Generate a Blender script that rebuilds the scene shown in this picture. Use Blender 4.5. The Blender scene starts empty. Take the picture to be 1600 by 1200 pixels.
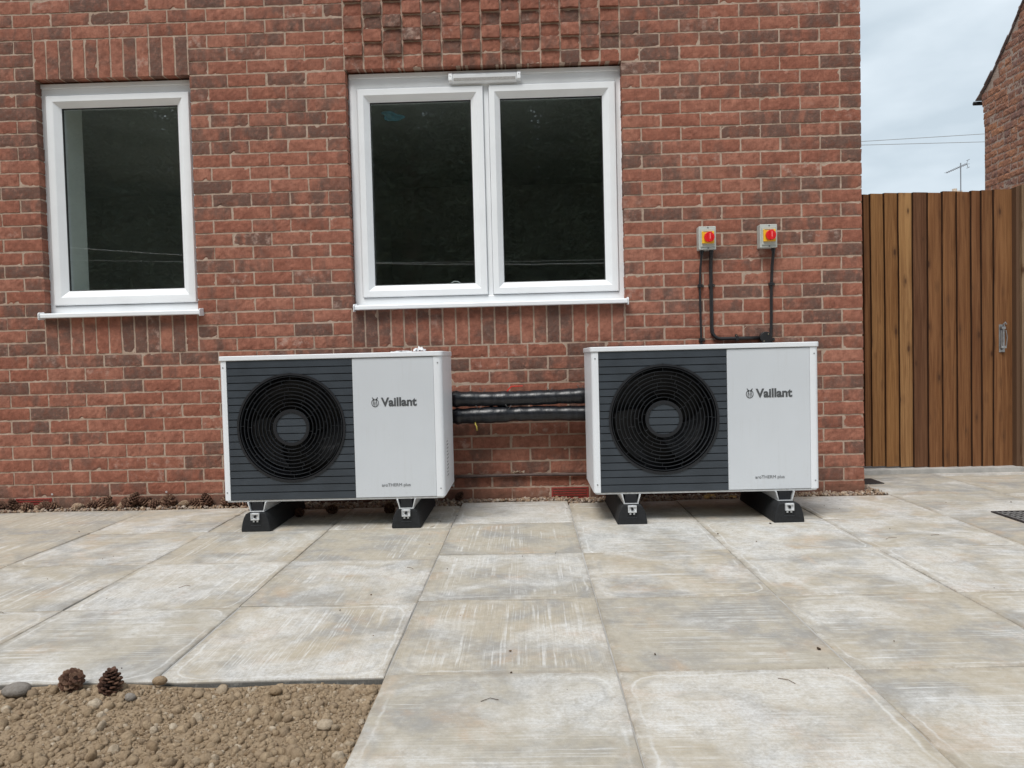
import bpy, bmesh, math, random
import numpy as np
from mathutils import Vector, Matrix, Euler

random.seed(7)
rng = np.random.default_rng(11)
SC = bpy.context.scene
COL = SC.collection
R = math.radians

# ------------------------------------------------------------------ camera
cam_d = bpy.data.cameras.new("camera")
cam_d.sensor_width = 36.0
cam_d.lens = 36.0 * 1175.4 / 1600.0
cam_d.clip_start = 0.05
cam_d.clip_end = 1500.0
cam = bpy.data.objects.new("camera", cam_d)
COL.objects.link(cam)
r3 = Vector((0.99950244, 0.01951873, -0.02477671))
u3 = Vector((0.02411453, 0.03346003, 0.9991491))
f3 = Vector((-0.02033115, 0.99924944, -0.0329727))
m = Matrix.Identity(4)
for i in range(3):
    m[i][0] = r3[i]; m[i][1] = u3[i]; m[i][2] = -f3[i]
m[0][3], m[1][3], m[2][3] = -1.90998, -4.309, 0.80791
cam.matrix_world = m
SC.camera = cam

# ------------------------------------------------------------------ sky, sun, exposure
SUN_EL, SUN_AZ = R(58), R(205)          # azimuth clockwise from +Y (north)
world = bpy.data.worlds.new("World")
SC.world = world
world.use_nodes = True
wn, wl = world.node_tree.nodes, world.node_tree.links
bg = wn["Background"]
sky = wn.new("ShaderNodeTexSky")
sky.sky_type = 'NISHITA'
sky.sun_disc = False
sky.sun_elevation = SUN_EL
sky.sun_rotation = SUN_AZ
sky.air_density = 1.0
sky.dust_density = 3.0
tc = wn.new("ShaderNodeTexCoord")
mp = wn.new("ShaderNodeMapping")
mp.inputs["Scale"].default_value = (1.2, 1.2, 3.2)
wl.new(tc.outputs["Generated"], mp.inputs["Vector"])
cn = wn.new("ShaderNodeTexNoise")
cn.inputs["Scale"].default_value = 4.6
cn.inputs["Detail"].default_value = 5
cn.inputs["Roughness"].default_value = 0.45
wl.new(mp.outputs["Vector"], cn.inputs["Vector"])
cr = wn.new("ShaderNodeValToRGB")
cr.color_ramp.elements[0].position = 0.36
cr.color_ramp.elements[0].color = (3.25, 3.78, 4.2, 1)
cr.color_ramp.elements[1].position = 0.62
cr.color_ramp.elements[1].color = (4.35, 4.85, 5.25, 1)
wl.new(cn.outputs["Fac"], cr.inputs["Fac"])
mixw = wn.new("ShaderNodeMix")
mixw.data_type = 'RGBA'
mixw.inputs["Factor"].default_value = 0.96     # overcast: the cloud layer hides most of the blue
wl.new(sky.outputs["Color"], mixw.inputs["A"])
wl.new(cr.outputs["Color"], mixw.inputs["B"])
wl.new(mixw.outputs["Result"], bg.inputs["Color"])
bg.inputs["Strength"].default_value = 0.095

sun_d = bpy.data.lights.new("sun", 'SUN')
sun_d.energy = 1.5
sun_d.angle = R(24)
sun_d.color = (1.0, 0.97, 0.93)
sun = bpy.data.objects.new("sun", sun_d)
COL.objects.link(sun)
sd = Vector((math.sin(SUN_AZ) * math.cos(SUN_EL), math.cos(SUN_AZ) * math.cos(SUN_EL), math.sin(SUN_EL)))
sun.rotation_euler = sd.to_track_quat('Z', 'Y').to_euler()
sun.location = (-6, -8, 12)

SC.view_settings.view_transform = 'Standard'
SC.view_settings.look = 'None'
SC.view_settings.gamma = 1.0
SC.view_settings.exposure = 0.98
SC.view_settings.use_curve_mapping = False
SC.cycles.max_bounces = 8
SC.cycles.transparent_max_bounces = 16


# ------------------------------------------------------------------ object helpers
def link(o, parent=None):
    COL.objects.link(o)
    if parent is not None:
        o.parent = parent
    return o


def tag(o, label=None, cat=None, group=None, kind=None):
    if label: o["label"] = label
    if cat: o["category"] = cat
    if group: o["group"] = group
    if kind: o["kind"] = kind
    return o


def empty(name, loc, rz=0.0):
    o = bpy.data.objects.new(name, None)
    o.empty_display_size = 0.1
    o.location = loc
    o.rotation_euler = (0, 0, rz)
    return link(o)


def copy_tree(o, parent=None):
    c = o.copy()
    COL.objects.link(c)
    c.parent = parent
    for ch in [x for x in COL.objects if x.parent == o]:
        copy_tree(ch, c)
    return c


class MB:
    """collects shapes and links them as ONE mesh object"""
    def __init__(s):
        s.v = []; s.f = []; s.c = []; s.b = []; s.has_c = False; s.m = []; s.mi = 0

    def add(s, vs, fs, col=None, buv=None):
        n = len(s.v)
        s.v.extend([tuple(p) for p in vs])
        s.f.extend([tuple(n + i for i in f) for f in fs])
        s.m.extend([s.mi] * len(fs))
        if col is not None: s.has_c = True
        s.c.extend([tuple(col) if col is not None else (0, 0, 0)] * len(vs))
        if buv is None: s.b.extend([(0, 0, 0)] * len(vs))
        else: s.b.extend([tuple(p) for p in buv])

    def box(s, x0, x1, y0, y1, z0, z1, col=None):
        s.add([(x0, y0, z0), (x1, y0, z0), (x1, y1, z0), (x0, y1, z0), (x0, y0, z1), (x1, y0, z1), (x1, y1, z1), (x0, y1, z1)],
              [(0, 3, 2, 1), (4, 5, 6, 7), (0, 1, 5, 4), (1, 2, 6, 5), (2, 3, 7, 6), (3, 0, 4, 7)], col)

    def prism(s, poly, axis, a0, a1, col=None):
        """poly: list of 2D points; axis 'x','y','z' is the extrusion direction"""
        n = len(poly)
        def P(p, a):
            if axis == 'x': return (a, p[0], p[1])
            if axis == 'y': return (p[0], a, p[1])
            return (p[0], p[1], a)
        vs = [P(p, a0) for p in poly] + [P(p, a1) for p in poly]
        fs = [tuple(range(n)), tuple(range(2 * n - 1, n - 1, -1))]
        for i in range(n):
            j = (i + 1) % n
            fs.append((i, i + n, j + n, j))
        s.add(vs, fs, col)

    def tube(s, pts, r, n=10, cap=True, col=None, rfun=None):
        pts = [Vector(p) for p in pts]
        rings = []
        up = None
        for i, p in enumerate(pts):
            a = pts[max(i - 1, 0)]; b = pts[min(i + 1, len(pts) - 1)]
            t = (b - a).normalized()
            if up is None:
                up = Vector((0, 0, 1)) if abs(t.z) < 0.9 else Vector((1, 0, 0))
            x = t.cross(up).normalized()
            up = x.cross(t).normalized()
            rr = rfun(i / max(1, len(pts) - 1)) if rfun else r
            rings.append([p + (x * math.cos(k * 2 * math.pi / n) + up * math.sin(k * 2 * math.pi / n)) * rr for k in range(n)])
        vs = [q for rg in rings for q in rg]
        fs = []
        for i in range(len(pts) - 1):
            for k in range(n):
                k2 = (k + 1) % n
                fs.append((i * n + k, i * n + k2, (i + 1) * n + k2, (i + 1) * n + k))
        if cap:
            fs.append(tuple(range(n - 1, -1, -1)))
            fs.append(tuple(range((len(pts) - 1) * n, len(pts) * n)))
        s.add(vs, fs, col)

    def cyl(s, c, axis, r, h, n=24, r2=None, col=None):
        d = {'x': Vector((1, 0, 0)), 'y': Vector((0, 1, 0)), 'z': Vector((0, 0, 1))}[axis]
        c = Vector(c)
        r2 = r if r2 is None else r2
        s.tube([c, c + d * h], r, n, True, col, rfun=lambda t: r + (r2 - r) * t)

    def ring(s, c, ro, ri, y0, y1, n=64, col=None):
        """flat annulus with thickness along y"""
        vs = []
        for k in range(n):
            a = k * 2 * math.pi / n
            ca, sa = math.cos(a), math.sin(a)
            for (r, y) in ((ro, y0), (ri, y0), (ri, y1), (ro, y1)):
                vs.append((c[0] + ca * r, y, c[1] + sa * r))
        fs = []
        for k in range(n):
            a = 4 * k; b = 4 * ((k + 1) % n)
            for j in range(4):
                j2 = (j + 1) % 4
                fs.append((a + j, b + j, b + j2, a + j2))
        s.add(vs, fs, col)

    def build(s, name, mats, parent=None, smooth=False, bevel=0.0, seg=2, fix=True, angle=35, loc=None):
        me = bpy.data.meshes.new(name)
        me.from_pydata(s.v, [], s.f)
        if not isinstance(mats, (list, tuple)): mats = [mats]
        for mt in mats: me.materials.append(mt)
        if len(mats) > 1:
            me.polygons.foreach_set("material_index", s.m)
        if s.has_c:
            at = me.attributes.new("bc", 'FLOAT_VECTOR', 'POINT')
            at.data.foreach_set("vector", np.array(s.c, dtype=np.float32).ravel())
            at = me.attributes.new("buv", 'FLOAT_VECTOR', 'POINT')
            at.data.foreach_set("vector", np.array(s.b, dtype=np.float32).ravel())
        if fix:
            bm = bmesh.new(); bm.from_mesh(me)
            bmesh.ops.recalc_face_normals(bm, faces=bm.faces)
            bm.to_mesh(me); bm.free()
        if smooth:
            me.shade_smooth()
            if smooth == 'auto':
                try: me.set_sharp_from_angle(angle=R(angle))
                except Exception: pass
        me.update()
        o = bpy.data.objects.new(name, me)
        link(o, parent)
        if loc is not None: o.location = loc
        if bevel > 0:
            b = o.modifiers.new("bevel", 'BEVEL')
            b.width = bevel; b.segments = seg; b.limit_method = 'ANGLE'; b.angle_limit = R(40)
            b.harden_normals = True
            me.shade_smooth()
        return o


# ------------------------------------------------------------------ material helpers
class NT:
    def __init__(s, name):
        s.mat = bpy.data.materials.new(name)
        s.mat.use_nodes = True
        s.t = s.mat.node_tree
        s.n = s.t.nodes
        s.bsdf = s.n["Principled BSDF"]

    def lk(s, a, b): s.t.links.new(a, b)

    def inp(s, node, key, val):
        if val is None: return
        i = node.inputs[key]
        if isinstance(val, bpy.types.NodeSocket): s.lk(val, i)
        else: i.default_value = val

    def coord(s, kind="Object"):
        return s.n.new("ShaderNodeTexCoord").outputs[kind]

    def attr(s, name, out="Vector"):
        a = s.n.new("ShaderNodeAttribute"); a.attribute_name = name
        return a.outputs[out]

    def mapping(s, v, scale=(1, 1, 1), loc=(0, 0, 0), rot=(0, 0, 0)):
        n = s.n.new("ShaderNodeMapping")
        s.lk(v, n.inputs["Vector"])
        s.inp(n, "Scale", scale); s.inp(n, "Location", loc); s.inp(n, "Rotation", rot)
        return n.outputs["Vector"]

    def noise(s, v, scale, detail=4, rough=0.5, dist=0.0, out="Fac", lac=2.0):
        n = s.n.new("ShaderNodeTexNoise")
        if v is not None: s.lk(v, n.inputs["Vector"])
        s.inp(n, "Scale", scale); s.inp(n, "Detail", detail); s.inp(n, "Roughness", rough); s.inp(n, "Distortion", dist)
        return n.outputs[out]

    def voro(s, v, scale, out="Distance", feature='F1'):
        n = s.n.new("ShaderNodeTexVoronoi"); n.feature = feature
        s.lk(v, n.inputs["Vector"]); s.inp(n, "Scale", scale)
        return n.outputs[out]

    def math(s, op, a, b=None, c=None, clamp=False):
        n = s.n.new("ShaderNodeMath"); n.operation = op; n.use_clamp = clamp
        s.inp(n, 0, a)
        if b is not None: s.inp(n, 1, b)
        if c is not None: s.inp(n, 2, c)
        return n.outputs[0]

    def vmath(s, op, a, b=None, out=0):
        n = s.n.new("ShaderNodeVectorMath"); n.operation = op
        s.inp(n, 0, a)
        if b is not None:
            if op == 'SCALE': s.inp(n, "Scale", b)
            else: s.inp(n, 1, b)
        return n.outputs["Value"] if op in ('LENGTH', 'DOT_PRODUCT') else n.outputs[out]

    def ss(s, x, a, b):           # smoothstep
        n = s.n.new("ShaderNodeMapRange"); n.interpolation_type = 'SMOOTHSTEP'
        s.inp(n, "Value", x); s.inp(n, "From Min", a); s.inp(n, "From Max", b)
        return n.outputs["Result"]

    def mix(s, f, a, b, mode='MIX'):
        n = s.n.new("ShaderNodeMix"); n.data_type = 'RGBA'; n.blend_type = mode
        s.inp(n, "Factor", f)
        for k, v in (("A", a), ("B", b)):
            if isinstance(v, (tuple, list)) and len(v) == 3: v = tuple(v) + (1,)
            s.inp(n, k, v)
        return n.outputs["Result"]

    def sep(s, v):
        n = s.n.new("ShaderNodeSeparateXYZ"); s.lk(v, n.inputs[0]); return n.outputs

    def comb(s, x, y, z=0.0):
        n = s.n.new("ShaderNodeCombineXYZ")
        s.inp(n, 0, x); s.inp(n, 1, y); s.inp(n, 2, z); return n.outputs[0]

    def bump(s, h, strength=0.3, dist=0.01, normal=None):
        n = s.n.new("ShaderNodeBump")
        s.inp(n, "Height", h); s.inp(n, "Strength", strength); s.inp(n, "Distance", dist)
        if normal is not None: s.lk(normal, n.inputs["Normal"])
        return n.outputs["Normal"]

    def out(s, color=None, rough=None, normal=None, metal=None, spec=None, coat=None):
        if isinstance(color, (tuple, list)) and len(color) == 3: color = tuple(color) + (1,)
        s.inp(s.bsdf, "Base Color", color); s.inp(s.bsdf, "Roughness", rough)
        if normal is not None: s.lk(normal, s.bsdf.inputs["Normal"])
        s.inp(s.bsdf, "Metallic", metal); s.inp(s.bsdf, "Specular IOR Level", spec)
        s.inp(s.bsdf, "Coat Weight", coat)
        return s.mat


def simple(name, col, rough=0.5, metal=0.0, var=0.08, scale=30, bump=0.0, spec=0.5, bscale=None):
    t = NT(name)
    v = t.coord()
    n = t.noise(v, scale, 5, 0.6)
    c = t.mix(t.ss(n, 0.3, 0.7), tuple(x * (1 - var) for x in col), tuple(min(1, x * (1 + var)) for x in col))
    rr = t.math('ADD', rough - 0.04, t.math('MULTIPLY', t.noise(v, scale * 2.3, 3), 0.08))
    nm = t.bump(t.noise(v, bscale or scale * 6, 4, 0.6), bump, 0.002) if bump > 0 else None
    return t.out(c, rr, nm, metal, spec)


# ---- brick
def brick_material(name, base=(0.285, 0.108, 0.070), base2=(0.36, 0.157, 0.107), dark=(0.105, 0.074, 0.062), dark_amt=1.2, bloom=(0.5, 0.36, 0.30)):
    t = NT(name)
    rc = t.attr("bc"); uv = t.attr("buv"); P = t.coord()
    r = t.sep(rc)
    seed = t.vmath('SCALE', rc, 37.0)
    u = t.vmath('ADD', uv, seed)
    n0 = t.noise(u, 9, 5, 0.6)
    c = t.mix(r[0], base, base2)
    c = t.mix(t.math('MULTIPLY', t.ss(n0, 0.35, 0.7), 0.55), c, (base[0] * 0.72, base[1] * 0.7, base[2] * 0.75))
    # flashed grey-brown patches, drawn across the length of each brick
    us = t.mapping(u, (13, 6, 1))
    n1 = t.noise(us, 1.0, 4, 0.55, 0.4)
    k = t.math('ADD', n1, t.math('MULTIPLY', t.math('SUBTRACT', r[1], 0.5), 0.50))
    dm = t.ss(k, 0.60 - 0.14 * dark_amt, 0.93 - 0.14 * dark_amt)
    grain = t.noise(u, 90, 4, 0.7)
    dm = t.math('MULTIPLY', dm, t.ss(grain, 0.12, 0.5))
    c = t.mix(t.math('MULTIPLY', dm, 0.86), c, dark)
    sm_ = t.noise(u, 30, 5, 0.65)
    c = t.mix(t.math('MULTIPLY', t.ss(sm_, 0.44, 0.70), 0.6), c, tuple(x * 0.55 for x in base))
    c = t.mix(t.math('MULTIPLY', t.ss(sm_, 0.48, 0.28), 0.30), c, tuple(min(1, x * 1.5) for x in base2))
    # vertical drag texture lines and grains
    dg = t.noise(t.mapping(u, (210, 26, 1)), 1.0, 3, 0.6)
    c = t.mix(t.math('MULTIPLY', t.ss(dg, 0.45, 0.8), 0.32), c, (0.06, 0.028, 0.022))
    c = t.mix(t.math('MULTIPLY', t.ss(grain, 0.52, 0.78), 0.3), c, (0.42, 0.2, 0.13))
    # lime bloom: some faces, and creeping from the joints
    bl = t.noise(u, 22, 5, 0.65)
    blm = t.math('MULTIPLY', t.ss(bl, 0.5, 0.72), t.ss(r[2], 0.80, 1.0))
    wide = t.noise(P, 1.3, 3, 0.5)
    film = t.math('MULTIPLY', t.ss(t.noise(P, 28, 6, 0.7), 0.58, 0.78), t.ss(wide, 0.42, 0.68))
    c = t.mix(t.math('MULTIPLY', blm, 0.65), c, bloom)
    c = t.mix(t.math('MULTIPLY', film, 0.28), c, bloom)
    pz = t.sep(P)[2]
    c = t.mix(t.math('MULTIPLY', t.ss(t.math('ADD', pz, t.math('MULTIPLY', t.noise(P, 9, 5, 0.6), 0.09)), 0.15, 0.05), 0.5), c, (0.16, 0.105, 0.075))   # splash dirt at the foot
    h = t.math('ADD', t.noise(u, 120, 5, 0.7), t.math('MULTIPLY', dg, 0.7))
    h = t.math('ADD', h, t.math('MULTIPLY', t.noise(u, 30, 3), 1.2))
    return t.out(c, 0.9, t.bump(h, 0.55, 0.0025), 0, 0.25)


M = {}
M['brick'] = brick_material("red_brick")
M['old_brick'] = brick_material("weathered_brick", (0.42, 0.22, 0.16), (0.56, 0.28, 0.16), (0.24, 0.165, 0.16), 1.2, (0.62, 0.52, 0.46))


def mortar_material(name, a, b):
    t = NT(name)
    P = t.coord()
    c = t.mix(t.ss(t.noise(P, 14, 6, 0.65), 0.3, 0.7), a, b)
    c = t.mix(t.math('MULTIPLY', t.ss(t.noise(P, 260, 3, 0.7), 0.5, 0.75), 0.4), c, tuple(x * 0.55 for x in a))
    h = t.math('ADD', t.noise(P, 55, 5, 0.7), t.math('MULTIPLY', t.noise(P, 320, 3), 0.5))
    return t.out(c, 0.95, t.bump(h, 0.8, 0.004), 0, 0.2)


M['mortar'] = mortar_material("mortar", (0.36, 0.262, 0.20), (0.48, 0.37, 0.295))
M['old_mortar'] = mortar_material("lime_mortar", (0.45, 0.36, 0.30), (0.55, 0.46, 0.40))
M['white_pvc'] = simple("white_upvc", (0.80, 0.82, 0.84), 0.32, 0, 0.025, 6, 0.02)
M['white_dull'] = simple("white_trim", (0.68, 0.69, 0.69), 0.45, 0, 0.05, 9, 0.03)
M['grey_gasket'] = simple("grey_gasket", (0.12, 0.12, 0.12), 0.7, 0, 0.1)
M['black_gasket'] = simple("black_gasket", (0.015, 0.016, 0.018), 0.6, 0, 0.1)
M['hp_white'] = simple("white_powder_coat", (0.76, 0.785, 0.82), 0.34, 0, 0.03, 3, 0.04, 0.5, 500)
M['hp_panel'] = simple("pale_grey_powder_coat", (0.62, 0.65, 0.685), 0.38, 0, 0.035, 2.5, 0.04, 0.5, 500)
def coat_material(name, col, dirt=0.35):
    t = NT(name)
    P = t.coord()
    c = t.mix(t.ss(t.noise(P, 2.2, 4, 0.5), 0.3, 0.7), tuple(x * 0.96 for x in col), tuple(min(1, x * 1.02) for x in col))
    z = t.sep(P)[2]
    low = t.ss(z, 0.34, 0.15)
    run = t.noise(t.mapping(P, (60, 60, 3)), 1.0, 5, 0.7)
    c = t.mix(t.math('MULTIPLY', t.math('MULTIPLY', t.ss(run, 0.5, 0.72), t.ss(t.noise(P, 4, 3), 0.4, 0.65)), 0.12 * dirt / 0.35), c, (0.36, 0.34, 0.30))
    c = t.mix(t.math('MULTIPLY', t.math('MULTIPLY', t.ss(t.noise(P, 120, 4, 0.7), 0.58, 0.72), low), dirt), c, (0.33, 0.29, 0.24))
    c = t.mix(t.math('MULTIPLY', t.ss(t.noise(P, 210, 2, 0.5), 0.73, 0.78), 0.5), c, (0.25, 0.22, 0.18))
    rr = t.math('ADD', 0.30, t.math('MULTIPLY', t.noise(P, 7, 4), 0.16))
    return t.out(c, rr, t.bump(t.noise(P, 420, 3), 0.05, 0.001), 0, 0.5)


M['hp_white'] = coat_material("white_powder_coat", (0.76, 0.785, 0.82))
M['hp_panel'] = coat_material("pale_grey_powder_coat", (0.585, 0.615, 0.65))
M['hp_dark'] = simple("slate_grey_plastic", (0.038, 0.047, 0.058), 0.42, 0, 0.16, 5, 0.05, 0.5, 300)
M['hp_black'] = simple("black_plastic", (0.007, 0.008, 0.011), 0.5, 0, 0.1, 20)
M['hp_fin'] = simple("grey_black_fin", (0.024, 0.027, 0.032), 0.36, 0, 0.1, 20)
M['lettering'] = simple("dark_grey_lettering", (0.07, 0.075, 0.08), 0.5, 0, 0.04)
M['lettering_thin'] = simple("mid_grey_lettering", (0.15, 0.16, 0.17), 0.5, 0, 0.04)
M['rubber'] = simple("recycled_rubber", (0.014, 0.015, 0.017), 0.75, 0, 0.25, 60, 0.5, 0.4, 260)
M['steel'] = simple("bright_galvanised_steel", (0.74, 0.76, 0.78), 0.38, 0.45, 0.08, 40, 0.08)
M['zinc'] = simple("dull_zinc", (0.36, 0.37, 0.38), 0.4, 0.7, 0.2, 60, 0.1)
M['cable_black'] = simple("black_pvc", (0.018, 0.018, 0.02), 0.36, 0, 0.1, 40)
M['screw'] = simple("screw_head", (0.42, 0.36, 0.26), 0.35, 0.8, 0.1)
M['iso_grey'] = simple("pale_grey_abs", (0.46, 0.48, 0.45), 0.42, 0, 0.04)
M['iso_yellow'] = simple("yellow_plastic", (0.80, 0.46, 0.03), 0.35, 0, 0.03)
M['iso_red'] = simple("red_plastic", (0.68, 0.018, 0.022), 0.28, 0, 0.05)
M['iso_pale'] = simple("pale_red_mark", (0.80, 0.30, 0.28), 0.4, 0, 0.05)
M['terracotta'] = simple("red_air_brick", (0.26, 0.035, 0.028), 0.5, 0, 0.12, 40, 0.2)
M['painted_dark'] = simple("painted_hole_shade", (0.008, 0.007, 0.007), 0.9)
M['plaster'] = simple("white_plaster", (0.75, 0.78, 0.74), 0.8, 0, 0.03, 8, 0.05)
M['room_dark'] = simple("dim_room_wall", (0.55, 0.57, 0.54), 0.9, 0, 0.1, 2)
M['teal'] = simple("teal_smear", (0.004, 0.05, 0.065), 0.6, 0, 0.3, 60)
M['red_lever'] = simple("red_lever", (0.6, 0.03, 0.02), 0.35)
M['yellow_wire'] = simple("yellow_wire", (0.62, 0.5, 0.1), 0.4)
M['paper'] = simple("white_plastic_sheet", (0.72, 0.73, 0.75), 0.5, 0, 0.1, 40)
M['tan_leaf'] = simple("tan_dry_leaf", (0.50, 0.33, 0.12), 0.8, 0, 0.3, 40, 0.3)
M['concrete'] = simple("pale_concrete", (0.40, 0.39, 0.37), 0.9, 0, 0.15, 12, 0.4, 0.3, 90)
M['iron'] = simple("cast_iron", (0.045, 0.04, 0.042), 0.6, 0.4, 0.2, 60, 0.4)
M['slate_tile'] = simple("old_clay_tile", (0.30, 0.255, 0.25), 0.85, 0, 0.3, 10, 0.4)
M['aerial'] = simple("aerial_metal", (0.22, 0.23, 0.25), 0.4, 0.6, 0.1)
M['wire'] = simple("overhead_wire", (0.28, 0.30, 0.32), 0.5)
M['wire_pale'] = simple("pale_overhead_wire", (0.85, 0.87, 0.88), 0.5)
M['render_wall'] = simple("pale_render", (0.5, 0.46, 0.4), 0.9, 0, 0.1, 3, 0.2)
M['bark'] = simple("pine_bark", (0.11, 0.075, 0.055), 0.95, 0, 0.4, 12, 0.8, 0.2, 30)


def tape_material():
    t = NT("glossy_black_wrap")
    P = t.coord()
    w = t.noise(t.mapping(P, (60, 8, 8)), 1.0, 4, 0.6, 0.8)
    h = t.math('ADD', t.math('MULTIPLY', w, 0.5), t.math('MULTIPLY', t.noise(P, 16, 3, 0.5), 2.0))
    return t.out(t.mix(t.ss(w, 0.4, 0.7), (0.008, 0.009, 0.012), (0.018, 0.02, 0.026)), 0.33, t.bump(h, 0.4, 0.005), 0, 0.5)


M['wrap'] = tape_material()


def glass_material():
    t = NT("window_glass")
    t.n.remove(t.bsdf)
    ge = t.n.new("ShaderNodeNewGeometry")       # Schlick reflectance, equal from both sides (double glazing)
    ct_ = t.math('ABSOLUTE', t.vmath('DOT_PRODUCT', ge.outputs["Normal"], ge.outputs["Incoming"]))
    fres = t.math('ADD', 0.118, t.math('MULTIPLY', 0.882, t.math('POWER', t.math('SUBTRACT', 1.0, ct_), 5.0)))
    tr = t.n.new("ShaderNodeBsdfTransparent"); tr.inputs["Color"].default_value = (0.93, 0.955, 0.95, 1)
    gl = t.n.new("ShaderNodeBsdfGlossy"); gl.inputs["Roughness"].default_value = 0.0
    P = t.coord()
    bp = t.bump(t.noise(P, 1.6, 2), 0.02, 0.02)
    t.lk(bp, gl.inputs["Normal"])
    mx = t.n.new("ShaderNodeMixShader")
    t.lk(fres, mx.inputs[0]); t.lk(tr.outputs[0], mx.inputs[1]); t.lk(gl.outputs[0], mx.inputs[2])
    t.lk(mx.outputs[0], t.n["Material Output"].inputs["Surface"])
    return t.mat


M['glass'] = glass_material()


def wood_material():
    t = NT("stained_softwood")
    rc = t.attr("bc"); uv = t.attr("buv")      # bc = stain colour of the board, painted shadow on its edge strip, buv = (across, seed, along)
    seedv = t.vmath('SCALE', rc, 53.0)
    u = t.vmath('ADD', uv, seedv)
    g = t.noise(t.mapping(u, (46, 46, 1.5)), 1.0, 6, 0.6, 1.2)
    g2 = t.noise(t.mapping(u, (190, 190, 5)), 1.0, 4, 0.6)
    c = t.mix(t.math('MULTIPLY', t.ss(g, 0.38, 0.64), 0.7), rc, t.vmath('MULTIPLY', rc, (0.52, 0.42, 0.36)))
    c = t.mix(t.math('MULTIPLY', t.ss(g2, 0.45, 0.7), 0.5), c, t.vmath('MULTIPLY', rc, (0.4, 0.34, 0.3)))
    big = t.noise(t.mapping(u, (6, 6, 0.9)), 1.0, 3, 0.5)
    c = t.mix(t.math('MULTIPLY', t.ss(big, 0.5, 0.7), 0.35), c, t.vmath('MULTIPLY', rc, (1.45, 1.5, 1.4)))
    kuv = t.mapping(u, (13, 13, 5.5), (0, 0, 0.37))
    kc = t.ss(t.sep(t.voro(kuv, 1.0, "Color"))[0], 0.30, 0.32)
    kv = t.math('ADD', t.voro(kuv, 1.0), t.math('SUBTRACT', 1.0, kc))
    c = t.mix(t.math('MULTIPLY', t.ss(kv, 0.17, 0.06), 0.85), c, (0.045, 0.018, 0.01))
    c = t.mix(t.math('MULTIPLY', t.math('MULTIPLY', t.ss(kv, 0.34, 0.18), t.ss(g, 0.3, 0.6)), 0.5), c, (0.10, 0.045, 0.02))
    h = t.math('ADD', g2, g)
    return t.out(c, 0.8, t.bump(h, 0.6, 0.004), 0, 0.25)


M['wood'] = wood_material()


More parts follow.
